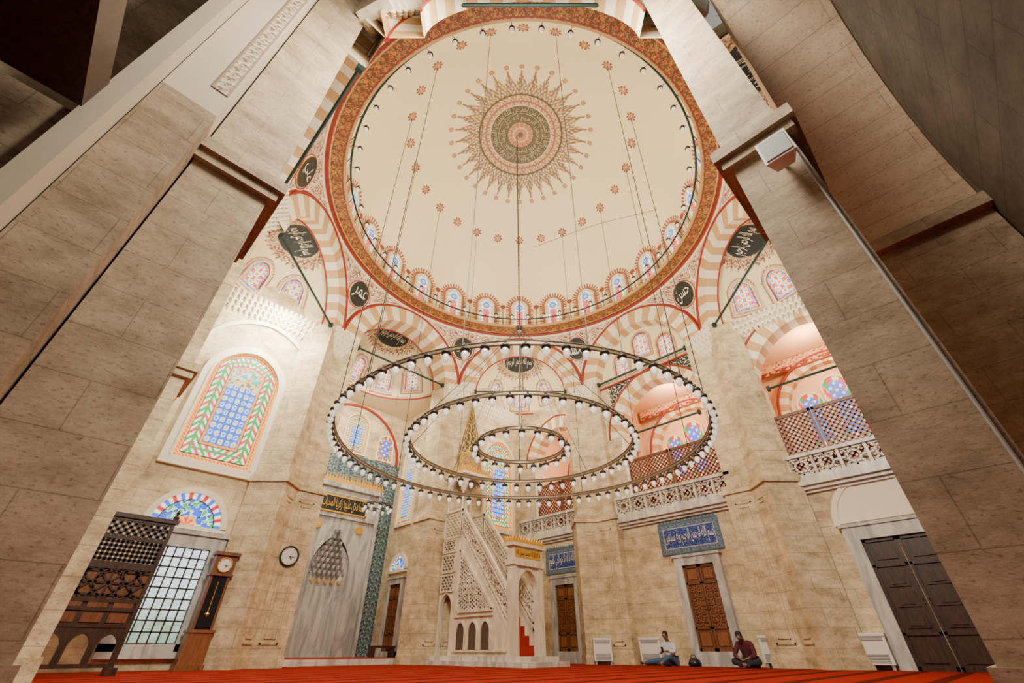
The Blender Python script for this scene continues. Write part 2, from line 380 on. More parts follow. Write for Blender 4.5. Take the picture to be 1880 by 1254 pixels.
def pane(F,w,h,style,name,a_k=1.12,mapf=None,nu=31,nv=60,dep=-.03,parent=None,border=.06,bmat='white',**props):
    a=w/2; spring=h-HA(0,a,a_k)
    xs=np.linspace(-a,a,nu); vs=np.linspace(0,1,nv)
    H=np.array([spring+HA(x,a,a_k) for x in xs])
    X=np.repeat(xs[None],nv,0); Y=vs[:,None]*H[None]
    C=glass(X,Y,w,h,np.repeat(H[None],nv,0),style)
    mf=mapf or (lambda x,y,d:F.p(x,y,d))
    P=np.array([[tuple(mf(X[j,i],Y[j,i],dep)) for i in range(nu)] for j in range(nv)])
    o=gridmesh(name,P,C,'glass',parent,**props)
    if border:
        mb=MB(); inn=[(-a,0)]+[(x,spring+z) for x,z in arc(a,a_k,20)]+[(a,0)]; b=border
        out=[(-a-b,-b)]+[(x,spring+z) for x,z in arc(a+b,a_k,20)]+[(a+b,-b)]
        L=len(inn)
        for i in range(L):
            j=(i+1)%L
            mb.q(mf(*inn[i],dep-.05),mf(*inn[j],dep-.05),mf(*out[j],dep-.05),mf(*out[i],dep-.05))
            mb.q(mf(*inn[i],dep-.05),mf(*inn[j],dep-.05),mf(*inn[j],dep),mf(*inn[i],dep))
            mb.q(mf(*out[i],dep-.05),mf(*out[j],dep-.05),mf(*out[j],0),mf(*out[i],0))
        mb.build('window_frame',[bmat],o,loc=(0,0,0))
    return o
# ================================================================ SHELL
A=7.2; ZS=10.5; RS=7.79; TV=2.98; RI=2.2; ZR=13.67
mb=MB(); mb.box(-13,12.5,-13,14,-.2,0); mb.build('floor',['carpet'],kind='structure')
prof=[(6.5,13.72),(6.5,13.86),(6.86,13.88),(6.86,15.6)]
for z in np.linspace(15.85,20.0,26):
    prof.append((min(6.86,math.sqrt(max(0,7.5**2-(z-12.7)**2))),z))
prof+= [(.9,20.146),(.5,20.183),(.01,20.2)]
pr=np.array(prof); seg=np.r_[0,np.cumsum(np.hypot(*np.diff(pr,axis=0).T))]
nv=420;nu=1800
s=np.linspace(0,seg[-1],nv); rr=np.interp(s,seg,pr[:,0]); zz=np.interp(s,seg,pr[:,1])
az=np.linspace(0,2*PI,nu,endpoint=False)
AZ=np.repeat(az[None],nv,0); R=np.repeat(rr[:,None],nu,1); Z=np.repeat(zz[:,None],nu,1)
X=np.stack([R*np.cos(AZ),R*np.sin(AZ),Z],-1)
C=np.zeros(X.shape); C[:]=CREAM
def tri(x): return np.abs(np.mod(x,1)-.5)*2
top=(Z>17)
a45=AZ-PI/4
t32=tri(a45*32/(2*PI))
lace=top&(R>1.9)&(R<2.42+.55*t32**1.2)
ar=arab(AZ*3.0,R*1.0,.36); ar2=np.sin(AZ*96)*np.sin(R*19)
put(C,lace,(.58,.42,.22)); put(C,lace&(ar>-.1),(.20,.15,.07)); put(C,lace&(ar2>.6),(.36,.15,.06)); put(C,lace&(ar2<-.55),(.84,.70,.42))
put(C,top&(R>2.3)&(R<3.05)&(t32>.88),(.26,.14,.06))
put(C,top&(R>1.88)&(R<1.97),OLIVE)
b=top&(R<1.9)&(R>1.42); put(C,b,(.55,.35,.18)); put(C,b&(arab(AZ*2.4,R,.26)>.35),(.34,.12,.05)); put(C,b&(arab(AZ*2.4,R,.26)<-.45),(.76,.58,.32))
put(C,top&(np.abs(R-1.62)<.03),(.34,.13,.06))
put(C,top&(R<1.42)&(R>.6),(.065,.055,.028)); put(C,top&(np.abs(R-1.42)<.025),(.74,.55,.32)); put(C,top&(np.abs(R-1.02)<.012),(.5,.37,.2))
vine=top&(R<1.40)&(R>.62)&(np.abs(arab(AZ*1.9,R,.20)-.2)<.18); put(C,vine,(.34,.27,.14))
c=top&(R<.6); put(C,c,(.55,.32,.16)); put(C,c&(arab(AZ*1.0,R,.22)>.2),(.34,.08,.03)); put(C,top&(R<.36)&(R>.3),(.74,.53,.3)); put(C,top&(R<.14),(.15,.08,.03))
def flower(n,r0,rad):
    dth=np.mod(a45+PI/n,2*PI/n)-PI/n
    xx=dth*R
    i0=np.argmin(np.where(zz>17,np.abs(rr-r0),9)); yy=np.repeat((s-s[i0])[:,None],nu,1)
    rad2=np.hypot(xx,yy); an=np.arctan2(yy,xx); edge=rad*(.82+.18*np.cos(8*an))
    put(C,top&(rad2<edge),(.22,.03,.010)); put(C,top&(rad2<edge*.62)&(rad2>edge*.35),(.62,.33,.13)); put(C,top&(rad2<edge*.22),(.8,.6,.3))
    put(C,top&(rad2<edge*1.0)&(np.mod(an*8/(2*PI)+.5,1)<.12)&(rad2>edge*.5),(.7,.45,.2))
flower(32,3.22,.13)
flower(26,4.87,.235)
dth=(np.mod(AZ+PI/24,PI/12)-PI/24)*6.86
wa=.38; hs=15.28; low=(Z<16.8)&(Z>13.9)
dist=np.where(Z>hs,np.hypot(dth,Z-hs)-wa,np.abs(dth)-wa)
fr=low&(dist<.36)&(dist>0)
put(C,fr&(np.mod(np.where(Z>hs,np.arctan2(Z-hs,dth)*7/PI*2,Z*9),1)<.55)&(dist>.16),(.28,.07,.03))
put(C,low&(dist<.20)&(dist>.05),(.46,.19,.08)); put(C,low&(dist<.20)&(dist>.05)&(arab(dth,Z,.16)>.1),(.24,.04,.02)); put(C,low&(dist<.07),(.82,.70,.48))
d2=(np.mod(AZ,PI/12)-PI/24)*6.86
put(C,low&(np.hypot(d2,(Z-15.3))<.15),(.28,.05,.02)); put(C,low&(np.abs(d2)<.035)&(Z<15.2),(.28,.12,.05))
put(C,(Z<13.9),(.52,.34,.13))
gridmesh('ceiling',X,C,'attr',closed=True,kind='structure')
nu2,nv2=2400,34
az=np.linspace(0,2*PI,nu2,endpoint=False); rr2=np.linspace(7.14,6.5,nv2)
AZ=np.repeat(az[None],nv2,0); R=np.repeat(rr2[:,None],nu2,1); X=np.stack([R*np.cos(AZ),R*np.sin(AZ),ZR+(7.14-R)*.08],-1)
C=np.zeros(X.shape); C[:]=(.25,.03,.01)
g=arab(AZ*7,R,.30); put(C,g>.35,(.46,.24,.035)); put(C,g<-.6,(.07,.10,.02)); put(C,np.abs(g+.15)<.06,(.60,.38,.13)); put(C,g>.95,(.2,.03,.015))
put(C,(R>7.05),(.30,.03,.01)); put(C,(R<6.56),(.50,.31,.10)); put(C,np.abs(R-7.02)<.02,(.62,.42,.18)); put(C,np.abs(R-6.6)<.02,(.22,.03,.01))
gridmesh('trim_1',X,C,'attr',closed=True,kind='structure'); cnt['trim']=1
order={22.5:'محمد',67.5:'الله',112.5:'عمر',157.5:'علي',-22.5:'حسن',-67.5:'حسين',-112.5:'عثمان',-157.5:'ابو بكر'}
for va in order:
    a0=math.radians(va); nz,na=110,160
    zs=np.linspace(ZS,ZR,nz); rho=np.sqrt(RS**2-(zs-ZS)**2)
    dm=np.where(rho>A,math.radians(22.5)-np.arccos(np.minimum(1,A/rho)),math.radians(22.5))
    vv=np.linspace(-1,1,na); D=dm[:,None]*vv[None]; RH=np.repeat(rho[:,None],na,1); ZZ=np.repeat(zs[:,None],na,1)
    X=np.stack([RH*np.cos(a0+D),RH*np.sin(a0+D),ZZ],-1)
    x=D*RH
    C=np.zeros(X.shape); C[:]=LIGHT
    g=arab(x,ZZ,.42); put(C,(np.abs(g-.1)<.26),(.30,.055,.025)); put(C,g>.95,(.30,.055,.025)); put(C,g<-.85,(.20,.15,.05))
    wdt=(dm[:,None]-np.abs(D))*RH
    put(C,(wdt<.17),LIGHT); put(C,(wdt<.10),DRED); put(C,ZZ>ZR-.10,DRED); put(C,(ZZ>ZR-.18)&(ZZ<ZR-.1),LIGHT)
    r=np.hypot(x,ZZ-12.62); put(C,r<.62,LIGHT); put(C,(r<.60)&(r>.54),DRED)
    gridmesh(sname('trim'),X,C,'attr',kind='structure')
    d=Vector((math.cos(a0),math.sin(a0),0)); rt=Vector((d.y,-d.x,0)); zc=12.62; rc=math.sqrt(RS**2-(zc-ZS)**2)
    slope=(zc-ZS)/rc; e2=Vector((-d.x*slope,-d.y*slope,1)).normalized(); nin=rt.cross(e2); 
    if nin.dot(d)>0: nin=-nin
    cpos=d*(rc-.06)+UP*zc
    mb=MB(); K=32; cc=[cpos+rt*.49*math.cos(2*PI*i/K)+e2*.56*math.sin(2*PI*i/K) for i in range(K)]
    cb=[c-nin*.08 for c in cc]; mb.q(*cc,m=0)
    for i in range(K): mb.q(cc[i],cc[(i+1)%K],cb[(i+1)%K],cb[i],m=1)
    rd=thing('roundel',tuple(cpos),'dark round medallion with white Arabic calligraphy between the arches','medallion',group='calligraphy medallions')
    mb.build('disc',['black','gold'],rd)
    letters(order[va],lambda x,y:cpos+nin*.02+rt*x+e2*y,.72,.62,'white','lettering',rd,bold=.0)
vm=lambda i:i%2
def archside(ang,depth=1.0):
    a=math.radians(ang); d=(math.cos(a),math.sin(a)); F=Fr((d[0]*A,d[1]*A,0),d)
    mb=MB(); mb.ring(F,0,RI,TV-RI,ZS,ZS,0,depth,k=1.0,n=22,mf=vm); mb.build(sname('trim'),['white','tan'],kind='structure')
    mb=MB(); mb.tube([F.p(x,ZS+z,-.02) for x,z in arc(TV-.03,1,40)],.045); mb.tube([F.p(x,ZS+z,depth+.02) for x,z in arc(RI-.02,1,40)],.03)
    mb.build(sname('trim'),['red'],kind='structure')
    return F
MP=74
def semidome(F,dep,r,wins,med=True):
    n1,n2=150,90
    th=np.linspace(0,PI,n1); ph=np.linspace(0,PI/2,n2); TH,PH=np.meshgrid(th,ph)
    o=np.array(F.o); fr_=np.array(F.r); fd=np.array(F.d)
    X=o+(-r*np.cos(TH)*np.cos(PH))[...,None]*fr_+(dep+r*np.sin(TH)*np.cos(PH))[...,None]*fd+(ZS+r*np.sin(PH))[...,None]*np.array((0,0,1.))
    C=np.zeros(X.shape); C[:]=CREAM*1.02
    put(C,PH<.05,DRED); put(C,(PH>.07)&(PH<.085),(.5,.3,.15))
    cp=math.radians(MP); x_=-r*np.cos(TH)*np.cos(PH); y_=(r*np.sin(TH)*np.cos(PH)); z_=r*np.sin(PH)
    u=x_; v=z_*math.cos(cp)-y_*math.sin(cp); q=np.hypot(u,v*1.15)
    if med:
        an=np.arctan2(v,u); sp=1.12+.16*tri(an*16/PI)
        put(C,(q<sp)&(q>.80)&(np.abs(arab(an*2.2,q,.3))>.25),(.26,.08,.035)); put(C,(q<.84)&(q>.78),(.62,.42,.20)); put(C,q<.78,(.014,.020,.017))
    for (ta,pa,w,h) in wins:
        u2=(TH-ta)*math.cos(pa+.2)*r; v2=(PH-pa)*r; hs=h-w/2; ds=np.where(v2>hs,np.hypot(u2,v2-hs)-w/2,np.maximum(np.abs(u2)-w/2,-v2))
        put(C,(ds<.18),(.26,.05,.02)); put(C,(ds<.14),(.70,.52,.30)); 
    gridmesh('ceiling',X,C,'attr',kind='structure')
    if med:
        def mp(x,y):
            q=r-.04; zz_=y*math.cos(cp)+math.sqrt(max(0,q*q-x*x-y*y))*math.sin(cp); dd=-y*math.sin(cp)+math.sqrt(max(0,q*q-x*x-y*y))*math.cos(cp)
            return F.p(x,ZS+zz_,dep+dd)
        letters('بسم الله الرحمن الرحيم',mp,1.28,.72,'white',sname('trim'),None,bold=.0,kind='structure')
    for (ta,pa,w,h) in wins:
        def mf(x,y,d,ta=ta,pa=pa):
            p=pa+y/r; t=ta+x/(r*math.cos(pa+.2)); q=r+d
            return F.p(-q*math.cos(t)*math.cos(p),ZS+q*math.sin(p),dep+q*math.sin(t)*math.cos(p))
        pane(F,w,h,'small',sname('window'),mapf=mf,nu=25,nv=36,dep=-.03,border=.05,kind='structure')
def rod(F,half,z,d=.1):
    half-=.06
    o=thing('tie_rod',tuple(F.p(0,z,d)),'dark green iron tie rod spanning the foot of an arch','tie rod',group='iron tie rods')
    m_=MB(); m_.tube([F.p(-half,z,d),F.p(half,z,d)],.04,n=8)
    for sx in (-1,1): m_.fbox(F,sx*half-.05,sx*half+.05,z-.08,z+.08,d-.07,d+.07)
    m_.build('bar',['green'],o)
D2=math.radians
w3=[(D2(50),D2(12),.66,1.05),(D2(90),D2(9),.66,1.05),(D2(130),D2(12),.66,1.05)]
w4=[(D2(28),D2(12),.80,1.2),(D2(64),D2(9),.80,1.2),(D2(104),D2(9),.80,1.2),(D2(142),D2(12),.80,1.2)]
corners={45:w3,135:w4,-45:w4}
DC=.45
for ang in (0,45,90,135,180,225,270,315):
    F=archside(ang,.6 if ang==0 else .9 if ang==90 else DC)
    rod(F,RI,10.4 if ang!=225 else 12.1,.1)
    g=ang if ang<=180 else ang-360
    if g in corners: semidome(F,DC,2.35,corners[g])
    if ang==180: semidome(F,DC,2.35,w3)
    if ang==270: semidome(F,DC,2.35,w3)
XW=7.5; YW=7.5
def cornerceil(sx,sy):
    mb=MB(); d=Vector((sx,sy,0)).normalized(); F=Fr((d.x*A,d.y*A,0),(d.x,d.y)); n=32
    for i in range(n):
        ps=[]
        for t in (PI*i/n,PI*(i+1)/n):
            p=F.p(-2.35*math.cos(t),ZS,DC+2.35*math.sin(t)); c=F.p(0,ZS,DC-.6); v=(p-c)
            k=min((XW-c.x*sx)/(v.x*sx) if v.x*sx>1e-6 else 9,(YW-c.y*sy)/(v.y*sy) if v.y*sy>1e-6 else 9); k=min(k,3)
            ps.append((p,c+v*max(k,1)))
        mb.q(ps[0][0],ps[1][0],ps[1][1],ps[0][1])
    mb.build('ceiling',['cream'],kind='structure')
for sx,sy in ((1,1),(-1,1),(1,-1)): cornerceil(sx,sy)
F=Fr((0,A,0),(0,1)); DM=.95
semidome(F,DM,2.6,[(D2(38),D2(12),.72,1.15),(D2(72),D2(9),.72,1.15),(D2(108),D2(9),.72,1.15),(D2(142),D2(12),.72,1.15)])
mb=MB()
for i in range(24):
    t0,t1=PI*i/24,PI*(i+1)/24
    a0,a1=(Vector((-2.6*math.cos(t),DM+2.6*math.sin(t))) for t in (t0,t1))
    def outp(a):
        v=a-Vector((0,DM)); k=min(3.4/abs(v.x) if abs(v.x)>1e-6 else 9,3.9/v.y if v.y>1e-6 else 9); return Vector((0,DM))+v*k
    b0,b1=outp(a0),outp(a1)
    mb.q(F.p(a0.x,ZS,a0.y),F.p(a1.x,ZS,a1.y),F.p(b1.x,ZS,b1.y),F.p(b0.x,ZS,b0.y))
mb.build('ceiling',['cream'],kind='structure')
# ---------------------------------------------------------------- piers
def sidept(ang,t,dep):
    a=math.radians(ang); d=Vector((math.cos(a),math.sin(a))); r=Vector((-d.y,d.x)); return d*(A+dep)+r*t
def pier(va):
    s0,s1=va-22.5,va+22.5; V=Vector((math.cos(D2(va)),math.sin(D2(va))))
    def poly(off):
        dd=-off
        return [sidept(s0,RI-off,1.0),sidept(s0,RI-off,dd),V*(A/math.cos(D2(22.5))-off*1.08),sidept(s1,-RI+off,dd),sidept(s1,-RI+off,1.0),V*(A/math.cos(D2(22.5))+1.1)]
    mb=MB(); mb.prism(poly(0),0,ZS); mb.prism(poly(.1),0,4.45); mb.prism(poly(.17),4.45,4.6); mb.prism(poly(.1),4.6,4.72); mb.prism(poly(.13),0,.25)
    for (sd,tt) in ((s0,RI+.38),(s1,-RI-.38)):
        a=math.radians(sd); Ff=Fr((math.cos(a)*(A-.1),math.sin(a)*(A-.1),0),(math.cos(a),math.sin(a))); x=-tt
        for x0,x1,z0,z1 in ((x-.24,x+.24,.5,.54),(x-.24,x+.24,4.1,4.14),(x-.24,x-.2,.5,4.14),(x+.2,x+.24,.5,4.14),(x-.15,x+.15,.62,.64),(x-.15,x+.15,3.98,4.0),(x-.15,x-.13,.62,4.0),(x+.13,x+.15,.62,4.0)):
            mb.fbox(Ff,x0,x1,z0,z1,-.025,.01)
    mb.build('pillar',['stone'],kind='structure')
    Fv=Fr((V.x*(A/math.cos(D2(22.5))-.02),V.y*(A/math.cos(D2(22.5))-.02),0),(V.x,V.y))
    mb=MB(); mb.muq(Fv,1.25,9.5,10.5,5,.38,7); mb.build(sname('trim'),['white'],kind='structure')
for va in (22.5,67.5,112.5,-22.5): pier(va)
def boxpier(x0,x1,y0,y1,top,mz=5.0,mat='pier',mo=.13):
    mb=MB(); mb.box(x0,x1,y0,y1,0,top)
    mb.box(x0-mo,x1+mo,y0-mo,y1+mo,mz-.02,mz+.16); mb.box(x0-mo*.6,x1+mo*.6,y0-mo*.6,y1+mo*.6,mz-.16,mz-.02); mb.box(x0-.04,x1+.04,y0-.04,y1+.04,0,.3)
    mb.build('pillar',[mat],kind='structure')
boxpier(-8.3,-7.22,2.4,3.6,11.6,4.85,'stone')
boxpier(2.4,3.6,-8.3,-7.22,11.6,4.85,'stone')
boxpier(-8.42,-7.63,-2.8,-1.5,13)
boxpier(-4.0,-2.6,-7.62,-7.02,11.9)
for (vx,vy) in ((-1,-.4142),(-.4142,-1),(-1,.4142),(.4142,-1)):
    V=Vector((vx,vy)).normalized(); Fv=Fr((V.x*8.1,V.y*8.1,0),(V.x,V.y)); mb=MB(); 
    mb.muq(Fv,1.7,9.7 if vx*vy<0 else 10.7,10.9 if vx*vy<0 else 12.2,8,.6,11); mb.build(sname('trim'),['white'],kind='structure')
# ================================================================ QIBLA WALL left bay
FQ=Fr((0,YW,0),(0,1))
mb=MB(); mb.q(FQ.p(-8.2,0),FQ.p(-3.2,0),FQ.p(-3.2,12),FQ.p(-8.2,12))
mb.build('wall_front',['stone'],kind='structure')
mb=MB(); mb.q(FQ.p(3.2,0),FQ.p(7.5,0),FQ.p(7.5,12),FQ.p(3.2,12)); mb.build('wall_front',['stone'],kind='structure')
mb=MB(); mb.ring(FQ,-5.3,1.72,.13,7.9,4.3,-.1,0,k=1.08,n=30); mb.build(sname('trim'),['white'],kind='structure')
Fw=Fr((-5.42,YW,4.75),(0,1))
o=pane(Fw,2.0,3.75,'big',sname('window'),nu=121,nv=220,border=.0,kind='structure',a_k=1.12)
def bigframe(Fw,w,h,b=.24,k=1.12):
    a=w/2; sp=h-HA(0,a,k); mb=MB(); mb.ring(Fw,0,a,.05,sp,0,-.14,0,k=k,n=26,m=0); mb.ring(Fw,0,a+.05,b-.05,sp,0,-.1,0,k=k,n=26)
    mb.fbox(Fw,-a-b,a+b,-b,0,-.12,0); mb.build(sname('trim'),['white'],kind='structure')
bigframe(Fw,2.0,3.75)
Fw2=Fr((6.0,YW,4.75),(0,1)); pane(Fw2,1.7,4.0,'big',sname('window'),nu=91,nv=160,border=0,kind='structure'); bigframe(Fw2,1.7,4.0,.18)
Fm=Fr((-5.45,YW-.02,0),(0,1)); mb=MB(); mb.muq(Fm,4.3,9.8,10.45,4,.5,24,taper=False); mb.build(sname('trim'),['white'],kind='structure')
Fm=Fr((5.4,YW-.02,0),(0,1)); mb=MB(); mb.muq(Fm,4.0,9.9,10.45,3,.4,24,taper=False); mb.build(sname('trim'),['white'],kind='structure')
Fm=Fr((XW-.02,-5.4,0),(1,0)); mb=MB(); mb.muq(Fm,4.2,9.9,10.45,3,.4,24,taper=False); mb.build(sname('trim'),['white'],kind='structure')
def lunette(Fl,cx,a,z,name=None,fr=.14):
    n=101; nv=44; xs=np.linspace(-a,a,n); H=np.array([HA(x,a,1.0) for x in xs])*1.0+.005; X=np.repeat(xs[None],nv,0); Y=np.linspace(0,1,nv)[:,None]*H[None]
    rr=np.hypot(X,Y)/a; an=np.arctan2(Y,X); C=np.zeros(X.shape+(3,)); C[:]=(.75,.88,.95)
    put(C,(arab(X,Y,.4)>.2),(.10,.30,.90)); put(C,(arab(X,Y,.4)<-.5),(.10,.65,.25)); put(C,np.abs(arab(X,Y,.4)-.1)<.08,(.1,.1,.1)); put(C,rr<.3,(.95,.65,.3)); put(C,(rr<.24)&(np.cos(an*7)>0),(.92,.12,.1))
    put(C,rr>.78,(.95,.93,.85)); put(C,(rr>.8)&(np.mod(an*13/PI,1)<.5),(.80,.05,.05)); put(C,(rr>.8)&(np.mod(an*13/PI,2)<.5),(.1,.35,.85)); put(C,np.abs(rr-.79)<.015,(.1,.1,.1))
    P=np.array([[tuple(Fl.p(cx+X[j,i],z+Y[j,i],-.04)) for i in range(n)] for j in range(nv)])
    gridmesh(name or sname('window'),P,C,'glass',kind='structure')
    mb=MB(); mb.ring(Fl,cx,a,fr,z,z-.02,-.12,0,n=24); mb.fbox(Fl,cx-a-fr,cx+a+fr,z-.1,z,-.12,0); mb.build(sname('trim'),['white'],kind='structure')
lunette(FQ,-5.42,.82,3.08)
def lowwindow(Fl,cx,w,z0,z1,fr=.3,mat='greym'):
    mb=MB(); a=w/2
    mb.fbox(Fl,cx-a,cx+a,z0,z1,-.02,-.0,0)
    nx=6;nz=9
    for i in range(nx+1): x=cx-a+w*i/nx; mb.fbox(Fl,x-.015,x+.015,z0,z1,-.06,-.03,1)
    for i in range(nz+1): z=z0+(z1-z0)*i/nz; mb.fbox(Fl,cx-a,cx+a,z-.015,z+.015,-.06,-.03,1)
    for x0,x1,za,zb in ((cx-a-fr,cx-a,z0-.15,z1+fr),(cx+a,cx+a+fr,z0-.15,z1+fr),(cx-a,cx+a,z1,z1+fr),(cx-a-fr,cx+a+fr,z0-.28,z0)):
        mb.fbox(Fl,x0,x1,za,zb,-.16,0,2)
    mb.fbox(Fl,cx-a-fr-.08,cx+a+fr+.08,z1+fr,z1+fr+.1,-.22,0,2)
    mb.build(sname('window'),['sky','iron',mat],kind='structure')
lowwindow(FQ,-5.2,1.15,.5,2.55)
# ================================================================ MIHRAB BAY
YM=11.9
FM=Fr((.6,YM,0),(0,1))
mb=MB(); mb.wallarch(FM,-4.0,2.7,7.9,10.6,0,.62,9.35,8.0,k=1.1); mb.build('wall_back',['stone'],kind='structure')
def tilepanel(F,x0,x1,z0,z1,dep,fn,name,parent=None,res=.02,mat='tile',**pr):
    nx=max(4,int((x1-x0)/res)); nz=max(4,int((z1-z0)/res)); xs=np.linspace(x0,x1,nx); zs=np.linspace(z0,z1,nz); X,Z=np.meshgrid(xs,zs)
    C=fn(X,Z); o=np.array(F.o); P=o+X[...,None]*np.array(F.r)+Z[...,None]*np.array((0,0,1.))+dep*np.array(F.d)
    return gridmesh(name,P,C,mat,parent,**pr)
def tilefn(X,Z):
    C=np.zeros(X.shape+(3,)); C[:]=(.36,.42,.36); s=.3
    p=np.cos(2*PI*X/s);q=np.cos(2*PI*Z/s); g=arab(X,Z,.3)
    put(C,(g>.05),(.02,.08,.12)); put(C,g<-.4,(.03,.14,.09)); put(C,p*q>.75,(.26,.04,.02)); put(C,np.abs(p+q)<.1,(.02,.04,.10))
    put(C,(np.mod(X,s)<.015)|(np.mod(Z,s)<.015),(.2,.22,.18))
    return C
tilepanel(FM,-4.0,2.6,0,7.9,-.01,tilefn,'wall_back',kind='structure')
mb=MB(); mb.ring(FM,0.0,2.35,.12,7.95,7.9,-.06,0,n=30); mb.build(sname('trim'),['red'],kind='structure')
pane(Fr((.6,YM,8.0),(0,1)),1.15,1.95,'big',sname('window'),nu=61,nv=90,kind='structure')
for cx in (1.65,-1.65): pane(Fr((.6+cx,YM,8.0),(0,1)),.78,1.25,'blue',sname('window'),nu=41,nv=50,kind='structure')
for sx in (-1,1):
    Fs=Fr((3.22*sx,0,0),(sx,0)); mb=MB()
    x0,x1=(-YM-.05,-8.0) if sx>0 else (8.0,YM+.05)
    mb.q(Fs.p(x0,0),Fs.p(x1,0),Fs.p(x1,10.6),Fs.p(x0,10.6)); mb.build('wall_right' if sx>0 else 'wall_left',['stone'],kind='structure')
Fs=Fr((3.22,0,0),(1,0))
pane(Fr((3.22,10.75,5.05),(1,0)),1.1,3.5,'big',sname('window'),nu=61,nv=120,kind='structure',border=.12)
lunette(Fs,-10.6,.55,3.15,fr=.1)
def door(F,cx,w,z0,z1,fr,style,fm='greym'):
    mb=MB(); a=w/2
    for x0,x1,za,zb in ((cx-a-fr,cx-a,0,z1+fr),(cx+a,cx+a+fr,0,z1+fr),(cx-a,cx+a,z1,z1+fr)): mb.fbox(F,x0,x1,za,zb,-.16,0,0)
    mb.fbox(F,cx-a-fr-.06,cx+a+fr+.06,z1+fr,z1+fr+.08,-.2,0,0)
    if z0>0.02: mb.fbox(F,cx-a-fr,cx+a+fr,0,z0,-.2,0,0)
    frame=mb.build(sname('door'),[fm],kind='structure')
    ma,mbm=('woodm','woodl') if style!='dark' else ('woodd','woodd')
    for sgn in (-1,1):
        mb=MB(); x0,x1=(cx-a+.01,cx-.01) if sgn<0 else (cx+.01,cx+a-.01); xc=(x0+x1)/2; hw=(x1-x0)/2
        mb.fbox(F,x0,x1,z0,z1,-.05,-.01,0)
        H=z1-z0
        for xa,xb,za,zb in ((x0,x0+.06,z0,z1),(x1-.06,x1,z0,z1),(x0,x1,z0,z0+.08),(x0,x1,z1-.08,z1),(x0,x1,z0+H*.24,z0+H*.24+.06),(x0,x1,z0+H*.76,z0+H*.76+.06)): mb.fbox(F,xa,xb,za,zb,-.09,-.05,0)
        rect=[(x0+.06,z0+H*.27),(x1-.06,z0+H*.27),(x1-.06,z0+H*.75),(x0+.06,z0+H*.75)]
        if style!='dark':
            mb.lat(F,rect,.16,(PI/4,-PI/4),.035,-.075,-.05,1); mb.lat(F,rect,.22,(0,PI/2),.03,-.08,-.05,0)
        else:
            for i in range(3):
                za=z0+H*(.29+.155*i); mb.fbox(F,xc-hw*.6,xc+hw*.6,za,za+H*.115,-.08,-.05,1); mb.fbox(F,xc-hw*.38,xc+hw*.38,za+.05,za+H*.115-.05,-.1,-.08,0)
        for za,zb in ((z0+.14,z0+H*.2),(z0+H*.82,z1-.13)): mb.fbox(F,xc-hw*.6,xc+hw*.6,za,zb,-.08,-.05,1)
        lf=mb.build('door_leaf',[ma,mbm],frame,loc=(0,0,0))
        m2=MB(); xh=cx+sgn*.06; m2.tube([F.p(xh,z0+H*.5,-.09),F.p(xh,z0+H*.5,-.14),F.p(xh,z0+H*.5-.1,-.14),F.p(xh,z0+H*.5-.1,-.09)],.012); m2.build('door_handle',['iron'],lf,loc=(0,0,0))
door(Fs,-10.5,.85,.35,2.6,.2,'w')
# ---- mihrab
mih=thing('mihrab',(.6,11.6,0),'grey marble prayer niche with stalactite hood and gilded crest','prayer niche')
FMi=Fr((.6,11.55,0),(0,1))
mb=MB(); W=1.72; nw=.84
mb.wallarch(FMi,-W,W,0,6.3,0,nw,2.9,0.0,k=1.9,n=24)
mb.fbox(FMi,-W,-W+.16,0,6.3,-.14,.3); mb.fbox(FMi,W-.16,W,0,6.3,-.14,.3); mb.fbox(FMi,-W,W,6.15,6.35,-.18,.3); mb.fbox(FMi,-W,W,4.95,5.03,-.08,0)
for x in (-W+.28,W-.34): mb.fbox(FMi,x,x+.06,0,5.9,-.05,0)
mb.fbox(FMi,-W+.28,W-.28,5.9,5.96,-.05,0)
mb.build('surround',['greym'],mih)
mb=MB(); K=10
pts=[(-nw*math.cos(PI*i/K),nw*.38*math.sin(PI*i/K)) for i in range(K+1)]
for i in range(K):
    p0,p1=pts[i],pts[i+1]; mb.q(FMi.p(p0[0],0,p0[1]),FMi.p(p1[0],0,p1[1]),FMi.p(p1[0],4.6,p1[1]),FMi.p(p0[0],4.6,p0[1]))
    mb.tube([FMi.p(p0[0]*.99,0,p0[1]-.01),FMi.p(p0[0]*.99,2.5,p0[1]-.01)],.018)
mb.build('niche',['greym'],mih)
mb=MB()
T=8
for j in range(T):
    z0=2.75+.215*j; ww=nw*2*(1-(j/T))**.9*.97; n=max(2,int(7*(1-j/T))+1)
    for i in range(n):
        cx=-ww/2+ww*(i+.5)/n; a=ww/n/2*.95; d1=.28-.04*j; 
        top=[(cx-a,d1+.04),(cx-a*.5,d1-.15),(cx+a*.5,d1-.15),(cx+a,d1+.04)]
        tp=[FMi.p(x,z0+.24,d) for x,d in top]; tm=[FMi.p(x,z0+.12,d) for x,d in top]; ap=FMi.p(cx,z0-.08,d1-.02)
        for k2 in range(3): mb.q(tp[k2],tp[k2+1],tm[k2+1],tm[k2]); mb.q(tm[k2],tm[k2+1],ap)
        mb.q(*tp)
    mb.fbox(FMi,-ww/2,ww/2,z0+.1,z0+.25,.28-.04*j,.36)
M['greyd']=marble('dark_grey_marble',(.44,.42,.38),(.24,.235,.22))
mb.build('stalactite_hood',['greyd'],mih)
mb=MB(); n=24
for i in range(n):
    x=-W+2*W*(i+.5)/n; a=W/n*.95
    mb.slab(FMi,[(x-a,6.35),(x+a,6.35),(x+a,6.5),(x+a*.4,6.6),(x,6.82),(x-a*.4,6.6),(x-a,6.5)],-.1,-.05)
mb.build('crest',['gold'],mih)
mb=MB(); mb.fbox(FMi,-1.05,1.05,5.2,5.78,-.05,0,0)
